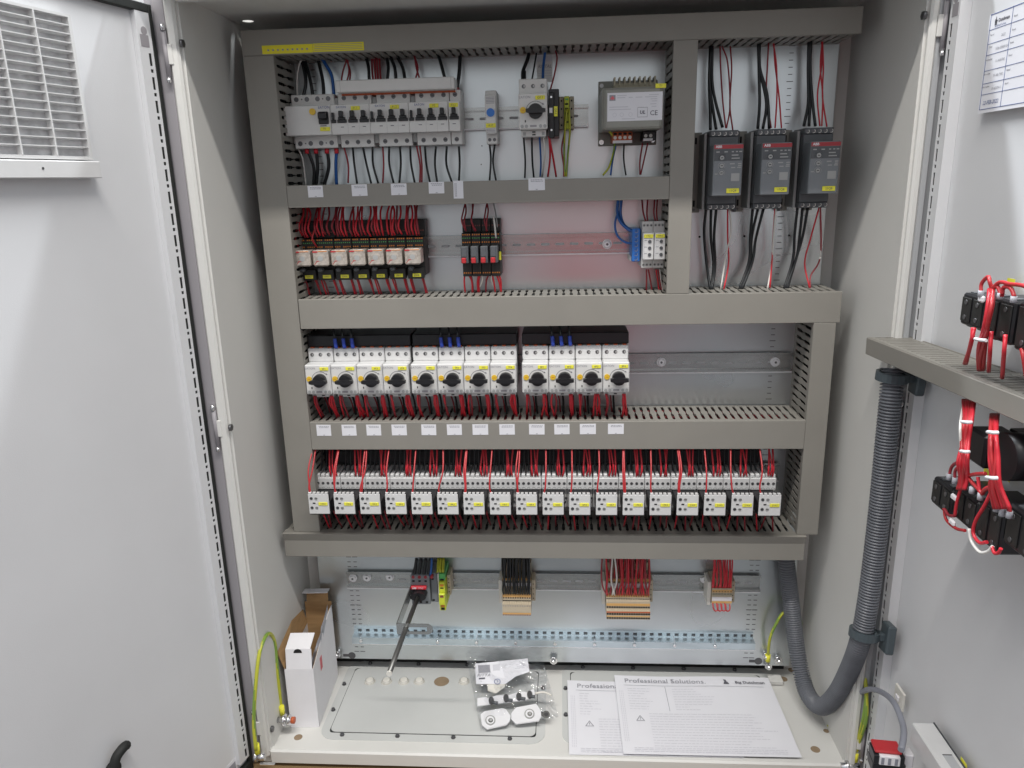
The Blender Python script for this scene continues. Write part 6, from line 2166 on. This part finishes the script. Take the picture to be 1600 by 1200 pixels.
# ================================================================== the photographer, behind the camera (mirrored softly in the zinc plate)
def skinned(name, nodes, edges, radii, m, parent):
    me = bpy.data.meshes.new(name)
    me.from_pydata(nodes, edges, [])
    me.materials.append(MATS[m])
    o = bpy.data.objects.new(name, me)
    COL.objects.link(o)
    o.parent = parent
    md = o.modifiers.new('skin', 'SKIN')
    for i, r in enumerate(radii):
        v = me.skin_vertices[0].data[i]
        v.radius = r if isinstance(r, tuple) else (r, r)
    me.skin_vertices[0].data[0].use_root = True
    o.modifiers.new('sub', 'SUBSURF').levels = 1
    return o


mat('skin', (0.50, 0.30, 0.22), 0.55)
mat('sweater', (0.45, 0.03, 0.05), 0.85)
mat('trousers', (0.03, 0.04, 0.07), 0.8)
mat('hair', (0.05, 0.035, 0.025), 0.6)
PXc, PYc = 0.13, -1.42
per = thing('person', 'person in a red sweater and dark trousers photographing the cabinet, standing behind the camera', 'person', (PXc, PYc, -0.66))
nd = [(0, 0, .93), (0, 0, 1.20), (0, .01, 1.42), (0, .02, 1.50), (0, .05, 1.62), (0, .05, 1.72)]
sk_ = skinned('body', [(0, 0, 1.30), (0, .02, 1.47), (0, .05, 1.58), (0, .06, 1.66), (0, .05, 1.74), (0, .13, 1.60)], [(0, 1), (1, 2), (2, 3), (3, 4), (2, 5)], [(.10, .10), .055, (.075, .085), (.08, .09), (.06, .07), .015], 'skin', per)
for s_ in (-1, 1):
    hx_, hy_, hz_ = -0.11+.07*s_, .21, 1.60
    nn = [(hx_+.02*s_, hy_-.10, hz_-.07), (hx_+.01*s_, hy_-.03, hz_-.02), (hx_, hy_, hz_)]
    ee = [(0, 1), (1, 2)]
    rr = [.026, (.022, .034), (.016, .034)]
    for k in range(4):
        a = len(nn)
        z_ = hz_+.025-.018*k
        nn += [(hx_-.012*s_, hy_+.018, z_), (hx_-.036*s_, hy_+.022-.002*k, z_), (hx_-.050*s_, hy_+.008, z_)]
        ee += [(2, a), (a, a+1), (a+1, a+2)]
        rr += [.009, .008, .007]
    a = len(nn)
    nn += [(hx_-.005*s_, hy_-.030, hz_-.030), (hx_-.028*s_, hy_-.034, hz_-.026)]
    ee += [(1, a), (a, a+1)]
    rr += [.011, .009]
    skinned('hand', nn, ee, rr, 'skin', per)
skinned('sweater', [(0, 0, .95), (0, 0, 1.15), (0, .01, 1.36), (0, .015, 1.46), (-.20, .01, 1.42), (-.25, .06, 1.18), (-.20, .12, 1.50), (.20, .01, 1.42), (.20, .08, 1.18), (.03, .12, 1.50)],
        [(0, 1), (1, 2), (2, 3), (2, 4), (4, 5), (5, 6), (2, 7), (7, 8), (8, 9)], [(.17, .12), (.17, .12), (.19, .12), .07, .075, .055, .035, .075, .055, .035], 'sweater', per)
skinned('trousers', [(0, 0, .98), (-.10, 0, .86), (-.12, .01, .48), (-.13, -.01, .06), (.10, 0, .86), (.12, .01, .48), (.13, -.01, .06)], [(0, 1), (1, 2), (2, 3), (0, 4), (4, 5), (5, 6)], [(.165, .12), .095, .065, .05, .095, .065, .05], 'trousers', per)
for s_ in (-1, 1):
    MB().box(.13*s_-.05, .13*s_+.05, -.08, .19, 0, .07, .02).build('shoe', 'rubber', per)
skinned('hair', [(0, .02, 1.70), (0, .0, 1.66), (0, .05, 1.77)], [(0, 1), (0, 2)], [(.088, .09), (.08, .06), (.07, .07)], 'hair', per)

print('objects', len(COL.objects), 'tris', sum(len(o.data.polygons) for o in COL.objects if o.type == 'MESH'))
